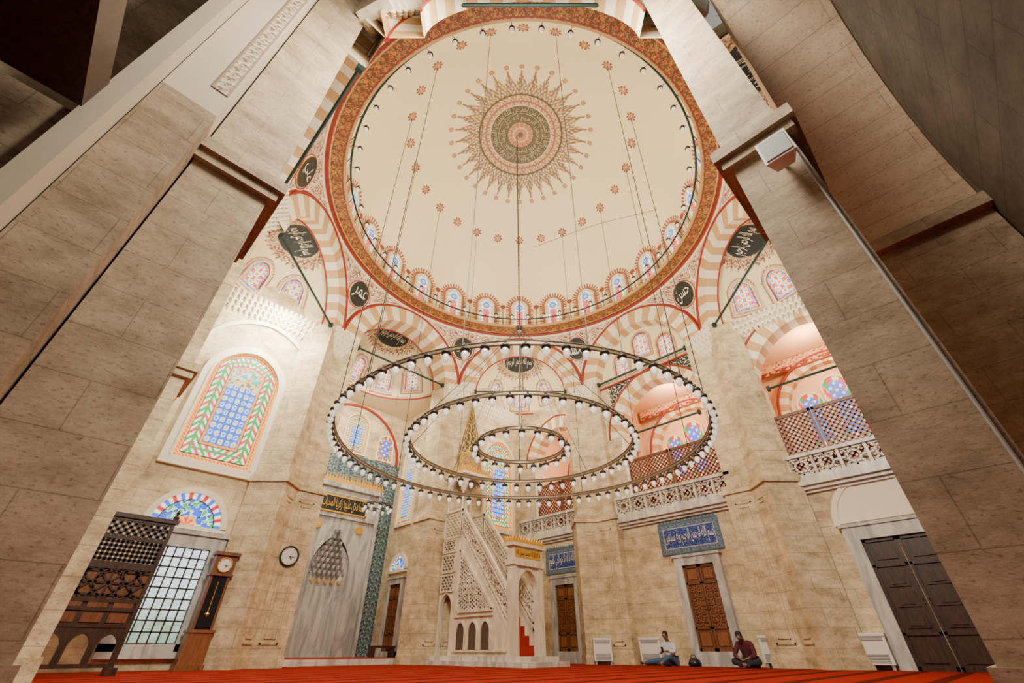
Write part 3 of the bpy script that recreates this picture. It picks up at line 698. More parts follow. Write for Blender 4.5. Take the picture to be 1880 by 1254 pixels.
for x0,x1,z0,z1 in ((-1.1,1.1,5.78,5.84),(-1.1,1.1,5.14,5.2),(-1.1,-1.05,5.14,5.84),(1.05,1.1,5.14,5.84)): mb.fbox(FMi,x0,x1,z0,z1,-.07,0,1)
ip=mb.build('inscription_panel',['black','gold'],mih)
letters('كلما دخل عليها زكريا المحراب',lambda x,y:FMi.p(x,5.49+y,-.07),1.95,.50,'gold','lettering',ip,bold=.008).location=(0,0,0)
for sx in (-.62,.62):
    mb=MB(); K=20; mb.slab(FMi,[(sx*1.5+.16*math.cos(2*PI*i/K),4.6+.16*math.sin(2*PI*i/K)) for i in range(K)],-.08,0); mb.build('gold_boss',['gold'],mih)
for i in range(5):
    mb=MB(); K=14; x=-.56+.28*i; mb.slab(FMi,[(x+.06*math.cos(2*PI*q/K),2.60+.06*math.sin(2*PI*q/K)) for q in range(K)],.05,.16); mb.build('gold_boss',['gold'],mih)
mb=MB(); mb.box(-1.9,2.9,8.3,11.5,0,.16,0); mb.box(-1.85,2.85,8.35,11.5,.16,.18,1); mb.build('floor',['marble','carpetred'],kind='structure')
bn=thing('bench',(2.35,9.6,.18),'low dark wooden bench on the red carpet','bench')
mb=MB(); mb.box(1.9,2.8,9.4,9.8,.46,.52); mb.build('seat',['woodd'],bn)
mb=MB(); mb.box(1.92,1.98,9.42,9.78,.18,.46); mb.build('leg',['woodd'],bn)
mb=MB(); mb.box(2.72,2.78,9.42,9.78,.18,.46); mb.build('leg',['woodd'],bn)
# ================================================================ RIGHT SIDE WALL X=7.5
FX=Fr((XW,0,0),(1,0))   # local x = -Y
mb=MB(); mb.q(FX.p(-7.6,0),FX.p(13,0),FX.p(13,4.3),FX.p(-7.6,4.3)); mb.build('wall_right',['stone'],kind='structure')
bays=[(-7.5,-3.0,-5.0,1.45,7.7),(-2.3,2.5,.35,1.85,7.7),(3.2,8.3,6.0,1.9,7.8)]
for (x0,x1,cx,a,sp) in bays:
    mb=MB(); mb.wallarch(FX,x0,x1,4.3,10.6,cx,a,sp,4.3,k=1.08,n=28); mb.build('wall_right',['stone'],kind='structure')
    mb=MB(); mb.ring(FX,cx,a-.02,.55,sp,sp,-.03,.55,k=1.08,n=22,mf=vm); 
    mb.fbox(FX,cx-a-.02,cx-a+.1,4.3,sp,-.02,.55,0); mb.fbox(FX,cx+a-.1,cx+a+.02,4.3,sp,-.02,.55,0)
    mb.build(sname('trim'),['white','tan'],kind='structure')
    mb=MB(); mb.tube([FX.p(cx+x,sp+z,-.05) for x,z in arc(a+.55,1.08,30)],.04); mb.build(sname('trim'),['red'],kind='structure')
def spfn(X,Z):
    C=np.zeros(X.shape+(3,)); C[:]=(.02,.024,.02); g=arab(X,Z,.42); put(C,np.abs(g-.2)<.2,(.80,.70,.50)); return C
for sx in (-1,1):
    cx=.35; n=24; xs=np.linspace(.9,2.1,n); X=np.zeros((12,n)); Z=np.zeros((12,n))
    for i,x in enumerate(xs):
        zb=7.7+HA(min(x,2.3),2.42,1.08)+.06
        X[:,i]=cx+sx*x; Z[:,i]=np.linspace(zb,10.15,12)
    Xf=np.array([np.interp(np.linspace(0,n-1,90),np.arange(n),X[0])]*60); zb=np.interp(np.linspace(0,n-1,90),np.arange(n),Z[0])
    Zf=zb[None]+(10.15-zb)[None]*np.linspace(0,1,60)[:,None]
    P=np.array(FX.o)+Xf[...,None]*np.array(FX.r)+Zf[...,None]*np.array((0,0,1.))-.03*np.array(FX.d)
    gridmesh(sname('trim'),P,spfn(Xf,Zf),'attr',kind='structure')
mb=MB(); FT=Fr((7.75,0,0),(1,0)); mb.slab(FT,[(x,ZS+z) for x,z in arc(RI,1,30)]+[(RI,10.2),(-RI,10.2)],0,.1); mb.build('wall_right',['cream'],kind='structure')
for cx,z,w,h in ((.12,11.15,.84,1.3),(-1.0,10.62,.74,1.2),(1.22,10.62,.74,1.2)):
    pane(Fr((7.75,-cx,z),(1,0)),w,h,'small',sname('window'),nu=31,nv=40,kind='structure',border=.08,bmat='tan')
mb=MB(); mb.fbox(FX,-2.2,2.3,10.16,10.22,-.1,.3); mb.build(sname('trim'),['red'],kind='structure')
XG=11.3
mb=MB(); mb.q((XW,-13,4.4),(XG,-13,4.4),(XG,7.6,4.4),(XW,7.6,4.4)); mb.build('floor',['white'],kind='structure')
mb=MB(); mb.q((XG,-13,4.4),(XG,7.6,4.4),(XG,7.6,10.6),(XG,-13,10.6)); mb.q((XW,7.6,4.4),(XG,7.6,4.4),(XG,7.6,10.6),(XW,7.6,10.6)); 
for y in (2.7,-2.85): mb.box(XW+.6,XG,y-.25,y+.25,8.2,10.6); mb.box(XG-.5,XG,y-.3,y+.3,4.4,10.6)
mb.build('wall_right',['peach'],kind='structure')
mb=MB(); mb.q((XW,-13,10.3),(XG,-13,10.3),(XG,7.6,10.3),(XW,7.6,10.3)); mb.build('ceiling',['peach'],kind='structure')
FG=Fr((XG,0,0),(1,0))
for cx in (-5.0,.1,5.9):
    mb=MB(); mb.ring(FG,cx,1.75,.35,7.9,4.4,-.35,0,n=22,mf=vm); mb.build(sname('trim'),['white','tan'],kind='structure')
    mb=MB(); mb.tube([FG.p(cx+x,7.95+z,-.4) for x,z in arc(2.1,1,30)],.05); mb.build(sname('trim'),['red'],kind='structure')
    for dx in (-1.0,0,1.0):
        pane(Fr((XG-.02,-(cx+dx),6.6),(1,0)),.82,2.5 if dx==0 else 2.1,'blue',sname('window'),nu=25,nv=50,kind='structure',border=.08)
    def bandfn(X,Z):
        C=np.zeros(X.shape+(3,)); C[:]=(.86,.55,.33); g=arab(X,Z,.4); put(C,(Z<9.95)|(np.abs(g)<.15),(.24,.035,.015)); put(C,(Z<9.93)&(Z>9.80)&(g>.2),(.70,.48,.26)); return C
    tilepanel(FG,cx-2.3,cx+2.3,9.75,10.28,-.42,bandfn,sname('trim'),kind='structure',mat='attr')
k=0
for (x0,x1,cx,a,sp) in bays:
    if k==0: xa,xb=-7.35,-3.15
    if k==1: xa,xb=-2.1,2.4
    if k==2: xa,xb=3.45,8.2
    mb=MB(); mb.fbox(FX,xa,xb,4.2,4.3,-.2,.2); mb.fbox(FX,xa,xb,4.3,4.5,-.3,.2); mb.fbox(FX,xa,xb,4.12,4.2,-.1,.2); mb.build(sname('trim'),['marble'],kind='structure')
    bal=thing('balustrade',tuple(FX.p((xa+xb)/2,4.5,-.2)),'pierced white marble balustrade along the gallery edge','balustrade',group='gallery balustrades')
    mb=MB(); mb.fbox(FX,xa,xb,4.5,4.58,-.27,-.13); mb.build('rail',['marble'],bal)
    mb=MB(); mb.fbox(FX,xa,xb,5.12,5.22,-.3,-.1); mb.build('rail',['marble'],bal)
    n=int((xb-xa)/.62); st=(xb-xa)/n
    for i in range(n+1):
        mb=MB(); mb.fbox(FX,xa+i*st-.04,xa+i*st+.04,4.58,5.12,-.26,-.14); mb.build('post',['marble'],bal)
    for i in range(n):
        mb=MB(); c=xa+(i+.5)*st; K=8
        for q in range(K):
            mb.bar(FX,(c+.17*math.cos(2*PI*q/K),4.85+.17*math.sin(2*PI*q/K)),(c+.17*math.cos(2*PI*(q+1)/K),4.85+.17*math.sin(2*PI*(q+1)/K)),.06,-.23,-.17)
            mb.bar(FX,(c+.17*math.cos(2*PI*q/K),4.85+.17*math.sin(2*PI*q/K)),(c+.30*math.cos(2*PI*q/K),4.85+.27*math.sin(2*PI*q/K)),.05,-.23,-.17)
        mb.fbox(FX,c-.26,c+.26,4.58,4.64,-.23,-.17); mb.fbox(FX,c-.26,c+.26,5.06,5.12,-.23,-.17)
        mb.build('pierced_panel',['marble'],bal)
    la,lb=max(xa+.1,cx-a+.05),min(xb-.05,cx+a-.02)
    if k==2: la=3.95; lb=6.6
    m1=la+(lb-la)*.5
    for (pa,pb) in ((la,m1-.02),(m1+.02,lb)):
        sc=thing('lattice_screen',tuple(FX.p((pa+pb)/2,4.5,.05)),'reddish wooden lattice screen standing behind the gallery balustrade','lattice screen',group='gallery lattice screens')
        mb=MB(); 
        for q in ((pa,pb,4.5,4.58),(pa,pb,6.55,6.65),(pa,pa+.07,4.5,6.65),(pb-.07,pb,4.5,6.65)): mb.fbox(FX,*q,.03,.1)
        mb.build('frame',['woodm'],sc)
        mb=MB(); mb.lat(FX,[(pa+.05,4.55),(pb-.05,4.55),(pb-.05,6.6),(pa+.05,6.6)],.115,(PI/4,-PI/4),.045,.05,.075); mb.build('lattice',['lattice'],sc)
    k+=1
for cx,h in ((-5.0,1.35),(.35,1.55),(6.0,1.7)):
    rod(Fr((XW,-cx,0),(1,0)),h,7.75,.2)
door(FX,-5.0,.95,.35,2.5,.24,'w'); door(FX,.55,1.05,.35,2.65,.24,'w'); door(FX,5.85,1.5,.0,2.75,.32,'dark')
mb=MB(); mb.ring(FX,5.85,1.05,.14,3.2,3.15,-.06,0,n=26); mb.slab(FX,[(5.85+x,3.2+z) for x,z in arc(1.05,1,26)],-.03,0); mb.build(sname('trim'),['white'],kind='structure')
mb=MB(); mb.ring(FX,5.85,1.25,.4,3.2,3.2,-.015,0,n=22,mf=vm); mb.build(sname('trim'),['stone','pale'],kind='structure')
def bluefn(x0,x1,z0,z1):
    def f(X,Z):
        C=np.zeros(X.shape+(3,)); C[:]=(.010,.03,.20); d=np.minimum(np.minimum(X-x0,x1-X),np.minimum(Z-z0,z1-Z)); g=arab(X,Z,.16)
        b=d<.15; put(C,b,(.22,.28,.30)); put(C,b&(g>.0),(.04,.10,.20)); put(C,b&(g<-.6),(.2,.05,.03)); put(C,np.abs(d-.155)<.012,(.5,.5,.45)); put(C,d<.02,(.10,.2,.2))
        put(C,(~b)&(g>.7),(.07,.20,.42)); put(C,(~b)&(np.abs(g+.6)<.06),(.35,.40,.45))
        return C
    return f
for (xa,xb,za,zb,t) in ((-5.95,-4.3,2.95,3.8,'الله لا اله الا هو الحي القيوم'),(-.6,1.5,3.05,3.98,'بسم الله الرحمن الرحيم وبه نستعين')):
    tp=thing('calligraphy_tile_panel',tuple(FX.p((xa+xb)/2,za,0)),'blue glazed tile panel with white Arabic calligraphy above a door','tile panel',group='calligraphy tile panels')
    tilepanel(FX,xa,xb,za,zb,-.05,bluefn(xa,xb,za,zb),'tile_field',tp,res=.012,mat='attr')
    mb=MB(); 
    for q in ((xa-.03,xb+.03,za-.03,za),(xa-.03,xb+.03,zb,zb+.03),(xa-.03,xa,za,zb),(xb,xb+.03,za,zb)): mb.fbox(FX,*q,-.06,-.005)
    n=16
    for i in range(n):
        x=xa+(xb-xa)*(i+.5)/n; a_=(xb-xa)/n/2; mb.slab(FX,[(x-a_,zb+.03),(x+a_,zb+.03),(x,zb+.13)],-.05,-.005)
    mb.build('border',['teal'],tp)
    letters(t,lambda x,y,c=(xa+xb)/2,z=(za+zb)/2:FX.p(c+x,z+y,-.065),(xb-xa)-.36,.50,'white','lettering',tp,bold=.0)
# ================================================================ MINBAR
mn=thing('minbar',(3.4,5.2,0),'tall carved white marble pulpit with staircase, canopy and gilded spire','pulpit')
X0,X1=2.8,4.0; YF=3.4; YB=7.05
mb=MB(); mb.box(2.5,4.3,2.5,YB,0,.12); mb.box(2.62,4.18,2.8,YB,.12,.24); mb.build('plinth',['marble'],mn)
for xx,dd in ((X0,1),(X1-.12,1)):
    Fm=Fr((xx,0,0),(1,0)); mb=MB()
    mb.slab(Fm,[(-6.15,.24),(-YF,.24),(-YF,.75),(-6.0,3.75),(-6.15,3.75)],.02,.12,0)
    mb.wallarch(Fm,-YB,-6.15,.24,3.75,-6.6,.3,1.6,.24,k=1.3,n=14,d=.02,m=0); mb.ring(Fm,-6.6,.3,.05,1.6,.24,-.02,.12,k=1.3,n=14,m=0)
    mb.build('side_wall',['carve'],mn)
    if xx==X0:
        mb=MB()
        tr=[(-5.95,1.42),(-4.2,1.42),(-5.95,3.3)]
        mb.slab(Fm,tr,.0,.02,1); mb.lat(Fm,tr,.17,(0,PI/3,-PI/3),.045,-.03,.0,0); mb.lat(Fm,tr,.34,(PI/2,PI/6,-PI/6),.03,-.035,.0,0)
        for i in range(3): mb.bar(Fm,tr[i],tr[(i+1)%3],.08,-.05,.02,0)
        mb.build('pierced_triangle_panel',['carve','shade_backing'],mn)
        mb=MB()
        for i in range(3):
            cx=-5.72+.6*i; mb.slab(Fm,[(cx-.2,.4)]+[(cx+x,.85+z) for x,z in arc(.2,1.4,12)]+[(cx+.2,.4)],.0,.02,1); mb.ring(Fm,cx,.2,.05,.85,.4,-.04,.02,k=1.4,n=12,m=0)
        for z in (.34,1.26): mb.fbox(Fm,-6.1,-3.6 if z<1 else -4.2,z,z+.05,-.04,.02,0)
        mb.build('blind_arcade',['carve','shade_backing'],mn)
        mb=MB()
        for z0,z1 in ((2.05,2.55),(2.65,3.2),(3.3,3.7)):
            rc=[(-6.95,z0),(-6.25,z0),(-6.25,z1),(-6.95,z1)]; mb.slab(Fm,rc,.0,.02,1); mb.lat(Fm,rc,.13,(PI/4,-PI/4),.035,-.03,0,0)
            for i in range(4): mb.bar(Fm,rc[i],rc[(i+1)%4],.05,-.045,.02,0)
        mb.build('pierced_square_panel',['carve','shade_backing'],mn)
    mb=MB(); bp=[(-YF-.1,.85),(-6.0,3.83),(-6.0,4.75),(-YF-.1,1.80)]
    mb.lat(Fm,bp,.15,(0.87,PI/2,-.6),.035,.03,.09); 
    for i in range(4): mb.bar(Fm,bp[i],bp[(i+1)%4],.09,.0,.12)
    mb.bar(Fm,(-YF-.1,1.05),(-6.0,4.05),.04,.0,.12); mb.bar(Fm,(-YF-.1,1.62),(-6.0,4.56),.04,.0,.12)
    rc=[(-YB,3.8),(-6.05,3.8),(-6.05,4.75),(-YB,4.75)]; mb.lat(Fm,rc,.14,(PI/4,-PI/4),.035,.03,.09)
    for i in range(4): mb.bar(Fm,rc[i],rc[(i+1)%4],.08,.0,.12)
    mb.build('balustrade',['carve'],mn)
mb=MB(); ns=14
for i in range(ns):
    y=YF+.05+(6.0-YF)*i/ns; z=.24+(3.7-.24)*(i+1)/ns; mb.box(X0+.1,X1-.1,y,6.1,z-.25,z,0); mb.box(X0+.2,X1-.2,y-.01,y+.2,z-.24,z+.01,1)
mb.box(X0+.05,X1-.05,6.0,YB,3.6,3.75,0)
mb.build('staircase',['carve','carpetred'],mn)
mb=MB()
for x in (X0+.05,X1-.05):
    for y in (6.1,YB-.08):
        mb.tube([(x,y,4.7),(x,y,4.85),(x,y,5.65),(x,y,5.75)],[.07,.045,.045,.08],n=8)
for Fm,xc,w in ((Fr((X0,0,0),(1,0)),-6.55,.42),(Fr((X1-.1,0,0),(1,0)),-6.55,.42),(Fr((3.4,6.05,0),(0,1)),0,.5),(Fr((3.4,YB-.1,0),(0,1)),0,.5)):
    mb.wallarch(Fm,xc-w-.1,xc+w+.1,5.45,6.1,xc,w-.02,5.45,5.45,k=1.2,n=14); mb.ring(Fm,xc,w-.02,.05,5.45,5.45,-.03,.1,k=1.2,n=14)
mb.box(X0-.12,X1+.12,5.92,YB+.05,6.1,6.22); mb.box(X0-.05,X1+.05,5.98,YB,6.22,6.34)
mb.build('canopy',['carve'],mn)
mb=MB()
for i in range(10):
    y=5.95+1.12*(i+.5)/10; F_=Fr((X0-.1,0,0),(1,0)); mb.slab(F_,[(-y-.05,6.22),(-y+.05,6.22),(-y+.05,6.32),(-y,6.45),(-y-.05,6.32)],0,.03)
    x=X0-.1+1.4*(i+.5)/10; F_=Fr((0,5.93,0),(0,1)); mb.slab(F_,[(x-.06,6.22),(x+.06,6.22),(x+.06,6.32),(x,6.45),(x-.06,6.32)],0,.03)
mb.build('gilded_crest',['gold'],mn)
nz,na=160,128; zs=np.linspace(6.34,9.7,nz); rad=np.interp(zs,[6.34,6.36,7.05,7.07,7.1,9.4,9.7],[.46,.5,.48,.56,.5,.05,.02]); an=np.linspace(0,2*PI,na,endpoint=False)
oc=1/np.cos(np.mod(an,PI/4)-PI/8)*.96
X=np.stack([3.4+rad[:,None]*oc[None]*np.cos(an)[None],6.52+rad[:,None]*oc[None]*np.sin(an)[None],np.repeat(zs[:,None],na,1)],-1)
C=np.zeros(X.shape); C[:]=(.02,.035,.012); ZZ=X[...,2]; AN=np.repeat(an[None],nz,0)
g=arab(AN*.8,ZZ,.42); put(C,g>.15,(.50,.25,.03)); put(C,np.mod(AN,PI/4)<.07,(.66,.38,.07)); put(C,(ZZ<7.1)&(g<0),(.32,.18,.07)); put(C,(ZZ>7.03)&(ZZ<7.12),(.7,.42,.08))
gridmesh('spire',X,C,'attr',mn,closed=True)
mb=MB(); mb.lathe((3.4,6.52,9.6),[(.03,0),(.08,.08),(.03,.16),(.06,.24),(.02,.32),(.01,.6)],n=12); mb.build('finial',['gold'],mn,smooth=True)
Fg=Fr((3.4,YF-.12,0),(0,1)); mb=MB()
for sx in (-1,1): mb.fbox(Fg,sx*.6-.1,sx*.6+.1,.24,2.55,-.05,.2)
mb.wallarch(Fg,-.5,.5,1.9,2.75,0,.42,1.95,1.9,k=1.25,n=16,d=0); mb.ring(Fg,0,.42,.06,1.95,.24,-.03,.15,k=1.25,n=16)
mb.fbox(Fg,-.75,.75,2.55,2.72,-.1,.25); mb.fbox(Fg,-.68,.68,2.72,3.1,-.04,.2); mb.fbox(Fg,-.78,.78,3.1,3.2,-.12,.28)
mb.build('gate',['carve'],mn)
mb=MB(); 
for i in range(12): x=-.74+1.48*(i+.5)/12; mb.slab(Fg,[(x-.06,3.2),(x+.06,3.2),(x+.05,3.3),(x,3.42),(x-.05,3.3)],-.1,-.06)
Fg2=Fr((X0-.02,0,0),(1,0))
for i in range(4): x=-YF+.08-.1*i-.0; mb.slab(Fg2,[(x-.05,3.2),(x+.05,3.2),(x+.04,3.3),(x,3.42),(x-.04,3.3)],-.05,-.02)
mb.build('gilded_crest',['gold'],mn)
mb=MB(); mb.fbox(Fg,-.6,.6,2.78,3.04,-.055,-.03); gp=mb.build('inscription_panel',['gold'],mn)
letters('لا اله الا الله محمد رسول الله',lambda x,y:Fg.p(x,2.91+y,-.065),1.1,.2,'black','lettering',gp,bold=.0).location=(0,0,0)
# ================================================================ NEAR FOREGROUND STRUCTURE
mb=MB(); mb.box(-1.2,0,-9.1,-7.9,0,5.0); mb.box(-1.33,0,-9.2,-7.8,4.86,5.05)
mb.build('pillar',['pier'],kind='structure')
cv=[(-1.2,5.05),(-1.25,5.6),(-1.36,6.15),(-1.55,6.7),(-1.8,7.2),(-2.1,7.7),(-2.5,8.2),(-2.95,8.65),(-3.45,9.1),(-4.2,9.6),(-5.2,10)]
me_=MB()
for i in range(len(cv)-1):
    (xa,za),(xb,zb)=cv[i],cv[i+1]
    me_.q((xa,-9.1,za),(xa,-7.9,za),(xb,-7.9,zb),(xb,-9.1,zb)); me_.q((xa,-7.9,za),(xa+.9,-7.9,za+.25),(xb+.9,-7.9,zb+.25),(xb,-7.9,zb))
me_.build(sname('trim'),['pale'],kind='structure')
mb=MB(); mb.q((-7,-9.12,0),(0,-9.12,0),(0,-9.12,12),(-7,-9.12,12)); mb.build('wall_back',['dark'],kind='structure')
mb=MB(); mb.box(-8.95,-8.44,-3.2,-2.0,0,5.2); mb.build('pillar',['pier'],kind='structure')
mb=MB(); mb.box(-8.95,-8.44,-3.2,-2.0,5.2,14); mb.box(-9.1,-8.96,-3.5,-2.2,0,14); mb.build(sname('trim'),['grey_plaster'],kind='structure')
def stripfn(X,Z):
    C=np.zeros(X.shape+(3,)); C[:]=(.62,.53,.38); g=arab(X,Z,.26); put(C,np.abs(g)<.18,(.22,.12,.06)); put(C,g>.9,(.22,.12,.06)); d=np.minimum(X+8.64,-8.46-X); put(C,d<.02,(.30,.2,.12)); return C
tilepanel(Fr((0,-3.2,0),(0,1)),-8.64,-8.46,5.6,12,-.012,stripfn,sname('trim'),kind='structure',mat='attr',res=.015)
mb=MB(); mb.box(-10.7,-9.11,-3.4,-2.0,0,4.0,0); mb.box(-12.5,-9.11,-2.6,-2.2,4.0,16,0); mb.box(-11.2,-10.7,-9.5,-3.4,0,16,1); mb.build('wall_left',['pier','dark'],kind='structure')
bm=thing('timber_beam',(-9.6,-4.2,3.9),'dark brown timber gallery beam above the aisle','beam')
mb=MB(); mb.box(-10.6,-9.05,-4.6,-3.6,3.9,4.3); mb.build('beam',['woodd'],bm)
mb=MB(); mb.box(-10.65,-9.25,-6.5,-3.7,4.3,4.5); mb.build('soffit_board',['woodm'],bm)
sp=thing('loudspeaker',(-4.2,-7.5,4.6),'white wall-mounted loudspeaker with bracket on the stone pier','loudspeaker')
mb=MB(); mb.prism([(-4.30,-7.58),(-4.30,-7.30),(-4.14,-7.36),(-4.14,-7.52)],4.27,4.62); mb.build('cabinet',['plastic'],sp)
mb=MB(); mb.box(-4.31,-4.30,-7.56,-7.32,4.30,4.59); mb.build('grille',['grill'],sp)
mb=MB(); mb.box(-4.14,-4.02,-7.46,-7.42,4.44,4.48); mb.build('bracket',['iron'],sp)
cb=thing('cable_conduit',(-4.03,-7.56,0),'thin dark conduit pipe running down the stone pier','conduit')
mb=MB(); mb.tube([(-4.03,-7.58,.0),(-4.03,-7.58,4.9)],.012,n=8); mb.build('pipe',['grill'],cb)
# ================================================================ CHANDELIER
HZ=4.65; CX,CY=-.12,.12
ch=thing('chandelier',(CX,CY,HZ),'huge three-ringed bronze chandelier with glass lamps hanging from the dome','chandelier')
CH0=Vector((0,0,-HZ))
lm=MB()
lm.lathe((0,0,0),[(.0,.06),(.022,.06),(.022,0),(.080,-.035),(.088,-.075),(.045,-.09),(.0,-.09)],m=0,n=12)
lm.lathe((0,0,0),[(.045,-.09),(.066,-.13),(.061,-.19),(.034,-.245),(.0,-.26)],m=1,n=12)
lmesh=None; lamps=[]
for (rg,nl) in ((4.62,84),(2.85,50),(1.15,20)):
    mb=MB(); K=128
    mb.tube([(rg*math.cos(2*PI*i/K),rg*math.sin(2*PI*i/K),HZ) for i in range(K)],.018,closed=True)
    mb.tube([(rg*math.cos(2*PI*i/K),rg*math.sin(2*PI*i/K),HZ+.08) for i in range(K)],.014,closed=True)
    mb.lathe((0,0,HZ),[(rg,0),(rg,.08)],n=K)
    mb.build('ring',['brass'],ch,loc=CH0)
    for i in range(nl):
        a=2*PI*(i+.5)/nl; f=(math.cos(a)+math.sin(a))*rg/1.414
        lamps.append((f+(0 if rg>2 else 3),rg,a))
lamps.sort()
rest=MB()
for i,(f,rg,a) in enumerate(lamps):
    x,y=(rg+.06)*math.cos(a),(rg+.06)*math.sin(a)
    if i<100:
        if lmesh is None:
            o=lm.build('lamp',['iron','lampg'],ch,smooth=True,loc=(x,y,-.02)); lmesh=o
        else:
            o=lmesh.copy(); COL.objects.link(o); o.parent=ch; o.location=(x,y,-.02)
    else:
        b=len(rest.v); rest.v+=[(v[0]+x,v[1]+y,v[2]+HZ-.02) for v in lm.v]; rest.f+=[tuple(q+b for q in f_) for f_ in lm.f]; rest.m+=lm.m
rest.build('lamp',['iron','lampg'],ch,smooth=True,loc=CH0,kind='stuff')
mb=MB(); mb.tube([(0,0,20.15),(0,0,8.64)],.016,n=5); mb.lathe((0,0,8.5),[(0,.2),(.12,.12),(.05,.0),(.1,-.06),(0,-.1)],n=12)
for j in range(90): z=20-.126*j; mb.box(-.024,.024,-.009,.009,z-.04,z+.04)
mb.build('central_chain',['iron'],ch,loc=CH0)
def wire(p,q,r=.0065): 
    mb=MB(); mb.tube([p,q],r,n=4); mb.build('suspension_wire',['iron'],ch,loc=CH0)
for i in range(26):
    if i%2==0:
        a=PI/4+2*PI*i/26; wire((4.87*math.cos(a)-CX,4.87*math.sin(a)-CY,18.38),(4.62*math.cos(a),4.62*math.sin(a),HZ+.08),.012)
for i in range(8):
    a=2*PI*i/8; wire((0,0,8.6),(2.85*math.cos(a),2.85*math.sin(a),HZ+.08),.010); 
    if i%2: wire((0,0,8.6),(1.15*math.cos(a),1.15*math.sin(a),HZ+.08),.010)
c2=thing('small_chandelier',(1.4,10,5.35),'small round bronze chandelier with glass lamps before the prayer niche','chandelier')
mb=MB(); K=40; mb.tube([(1.4+.52*math.cos(2*PI*i/K),10+.52*math.sin(2*PI*i/K),5.35) for i in range(K)],.025,closed=True); mb.build('ring',['iron'],c2)
for i in range(10):
    a=2*PI*i/10; o=lmesh.copy(); COL.objects.link(o); o.parent=c2; o.location=(.55*math.cos(a),.55*math.sin(a),-.02)
mb=MB(); 
for i in range(4): a=PI/4+PI/2*i; mb.tube([(1.4+.52*math.cos(a),10+.52*math.sin(a),5.35),(1.4,10,6.3)],.008,n=4)
mb.tube([(1.4,10,6.3),(1.4,10,10.8)],.010,n=4); mb.build('chain',['iron'],c2)
rl=thing('dome_rail',(0,0,13.9),'dark green iron rail with glass lamps circling the dome foot','railing')
mb=MB(); K=180
mb.tube([(6.42*math.cos(2*PI*i/K),6.42*math.sin(2*PI*i/K),14.15) for i in range(K)],.035,closed=True)
for i in range(48): a=2*PI*i/48; mb.tube([(6.5*math.cos(a),6.5*math.sin(a),13.8),(6.42*math.cos(a),6.42*math.sin(a),14.15)],.015,n=4)
for i in range(48): a=2*PI*(i+.5)/48; mb.tube([(6.42*math.cos(a),6.42*math.sin(a),14.15),(6.2*math.cos(a),6.2*math.sin(a),14.28)],.01,n=4)
mb.build('rail',['green'],rl)
for i in range(48):
    a=2*PI*(i+.5)/48; o=lmesh.copy(); COL.objects.link(o); o.parent=rl; o.location=(6.2*math.cos(a),6.2*math.sin(a),.35)
for i in range(24):
    a=2*PI*i/24; F_=Fr((6.84*math.cos(a),6.84*math.sin(a),14.0),(math.cos(a),math.sin(a)))
    pane(F_,.72,1.66,'dome',sname('window'),nu=25,nv=54,kind='structure',border=.05)
M['goldp']=plain('tan_lettering',(.56,.42,.22),.7)
def ringtext(t,r0,h,tot,start=0):
    me=textmesh(t,.0); n=len(me.vertices)
    co=np.zeros(n*3); me.vertices.foreach_get('co',co); co=co.reshape(-1,3); mn=co.min(0);mx=co.max(0)
    u=(co[:,0]-mn[0])/(mx[0]-mn[0])*tot+start; v=(co[:,1]-mn[1])/(mx[1]-mn[1])*h+r0
    F_=-np.cos(u)*v; L=np.sin(u)*v; x=(F_+L)/2**.5; y=(F_-L)/2**.5; z=12.7+np.sqrt(7.5**2-v**2)-.03
    me.vertices.foreach_set('co',np.stack([x,y,z],1).ravel()); me.materials.clear(); me.materials.append(M['goldp']); me.update(); link(sname('trim'),me,None,None,kind='structure')
ringtext('ان الله يمسك السماوات والارض ان تزولا ولئن زالتا ان امسكهما من احد',1.05,.34,2*PI*.98)
ringtext('انه كان حليما غفورا بسم الله الرحمن الرحيم',.64,.36,2*PI*.98)
cbl=thing('hanging_cable',(0,0,14),'thin dark cable slung across beneath the dome','cable'); mb=MB(); mb.tube([(4.3,-3.6,15.2),(2.2,-1.9,13.9),(.3,-.2,12.4)],.012,n=4); mb.build('wire',['iron'],cbl)
# ================================================================ OBJECTS ON LEFT
sc=thing('wooden_screen',(-6.65,5.0,0),'tall dark carved wooden screen with star lattice and arched openings','screen')
FS=Fr((-6.65,5.0,0),(0,1)); hw=.66
mb=MB()
for x in (-hw,hw-.07): mb.fbox(FS,x,x+.07,0,2.72,-.04,.04)
for z in (.12,.72,.98,1.12,1.68,1.74,2.2,2.55): mb.fbox(FS,-hw,hw,z,z+.06,-.035,.035)
mb.fbox(FS,-hw-.05,hw+.05,2.6,2.68,-.07,.07); mb.fbox(FS,-hw-.05,-hw+.12,0,.12,-.22,.22); mb.fbox(FS,hw-.12,hw+.05,0,.12,-.22,.22)
for sx in (-hw,hw-.0): mb.lathe(tuple(FS.p(sx+(.03 if sx<0 else -.03),2.68)),[(.05,0),(.06,.06),(.02,.12),(.04,.16),(0,.24)],n=10)
mb.build('frame',['woodd'],sc)
mb=MB(); rc=[(-hw+.07,2.2),(hw-.07,2.2),(hw-.07,2.55),(-hw+.07,2.55)]; mb.lat(FS,rc,.09,(PI/4,-PI/4),.045,-.02,.02); rc=[(-hw+.07,1.8),(hw-.07,1.8),(hw-.07,2.2),(-hw+.07,2.2)]; mb.lat(FS,rc,.08,(0,PI/2),.045,-.02,.02); mb.build('lattice_panel',['woodd'],sc)
mb=MB(); rc=[(-hw+.07,1.18),(hw-.07,1.18),(hw-.07,1.7),(-hw+.07,1.7)]; mb.slab(FS,rc,0,.02,1); mb.lat(FS,rc,.2,(0,PI/4,PI/2,-PI/4),.035,-.03,.0,0); mb.build('star_panel',['woodd','woodm'],sc)
mb=MB()
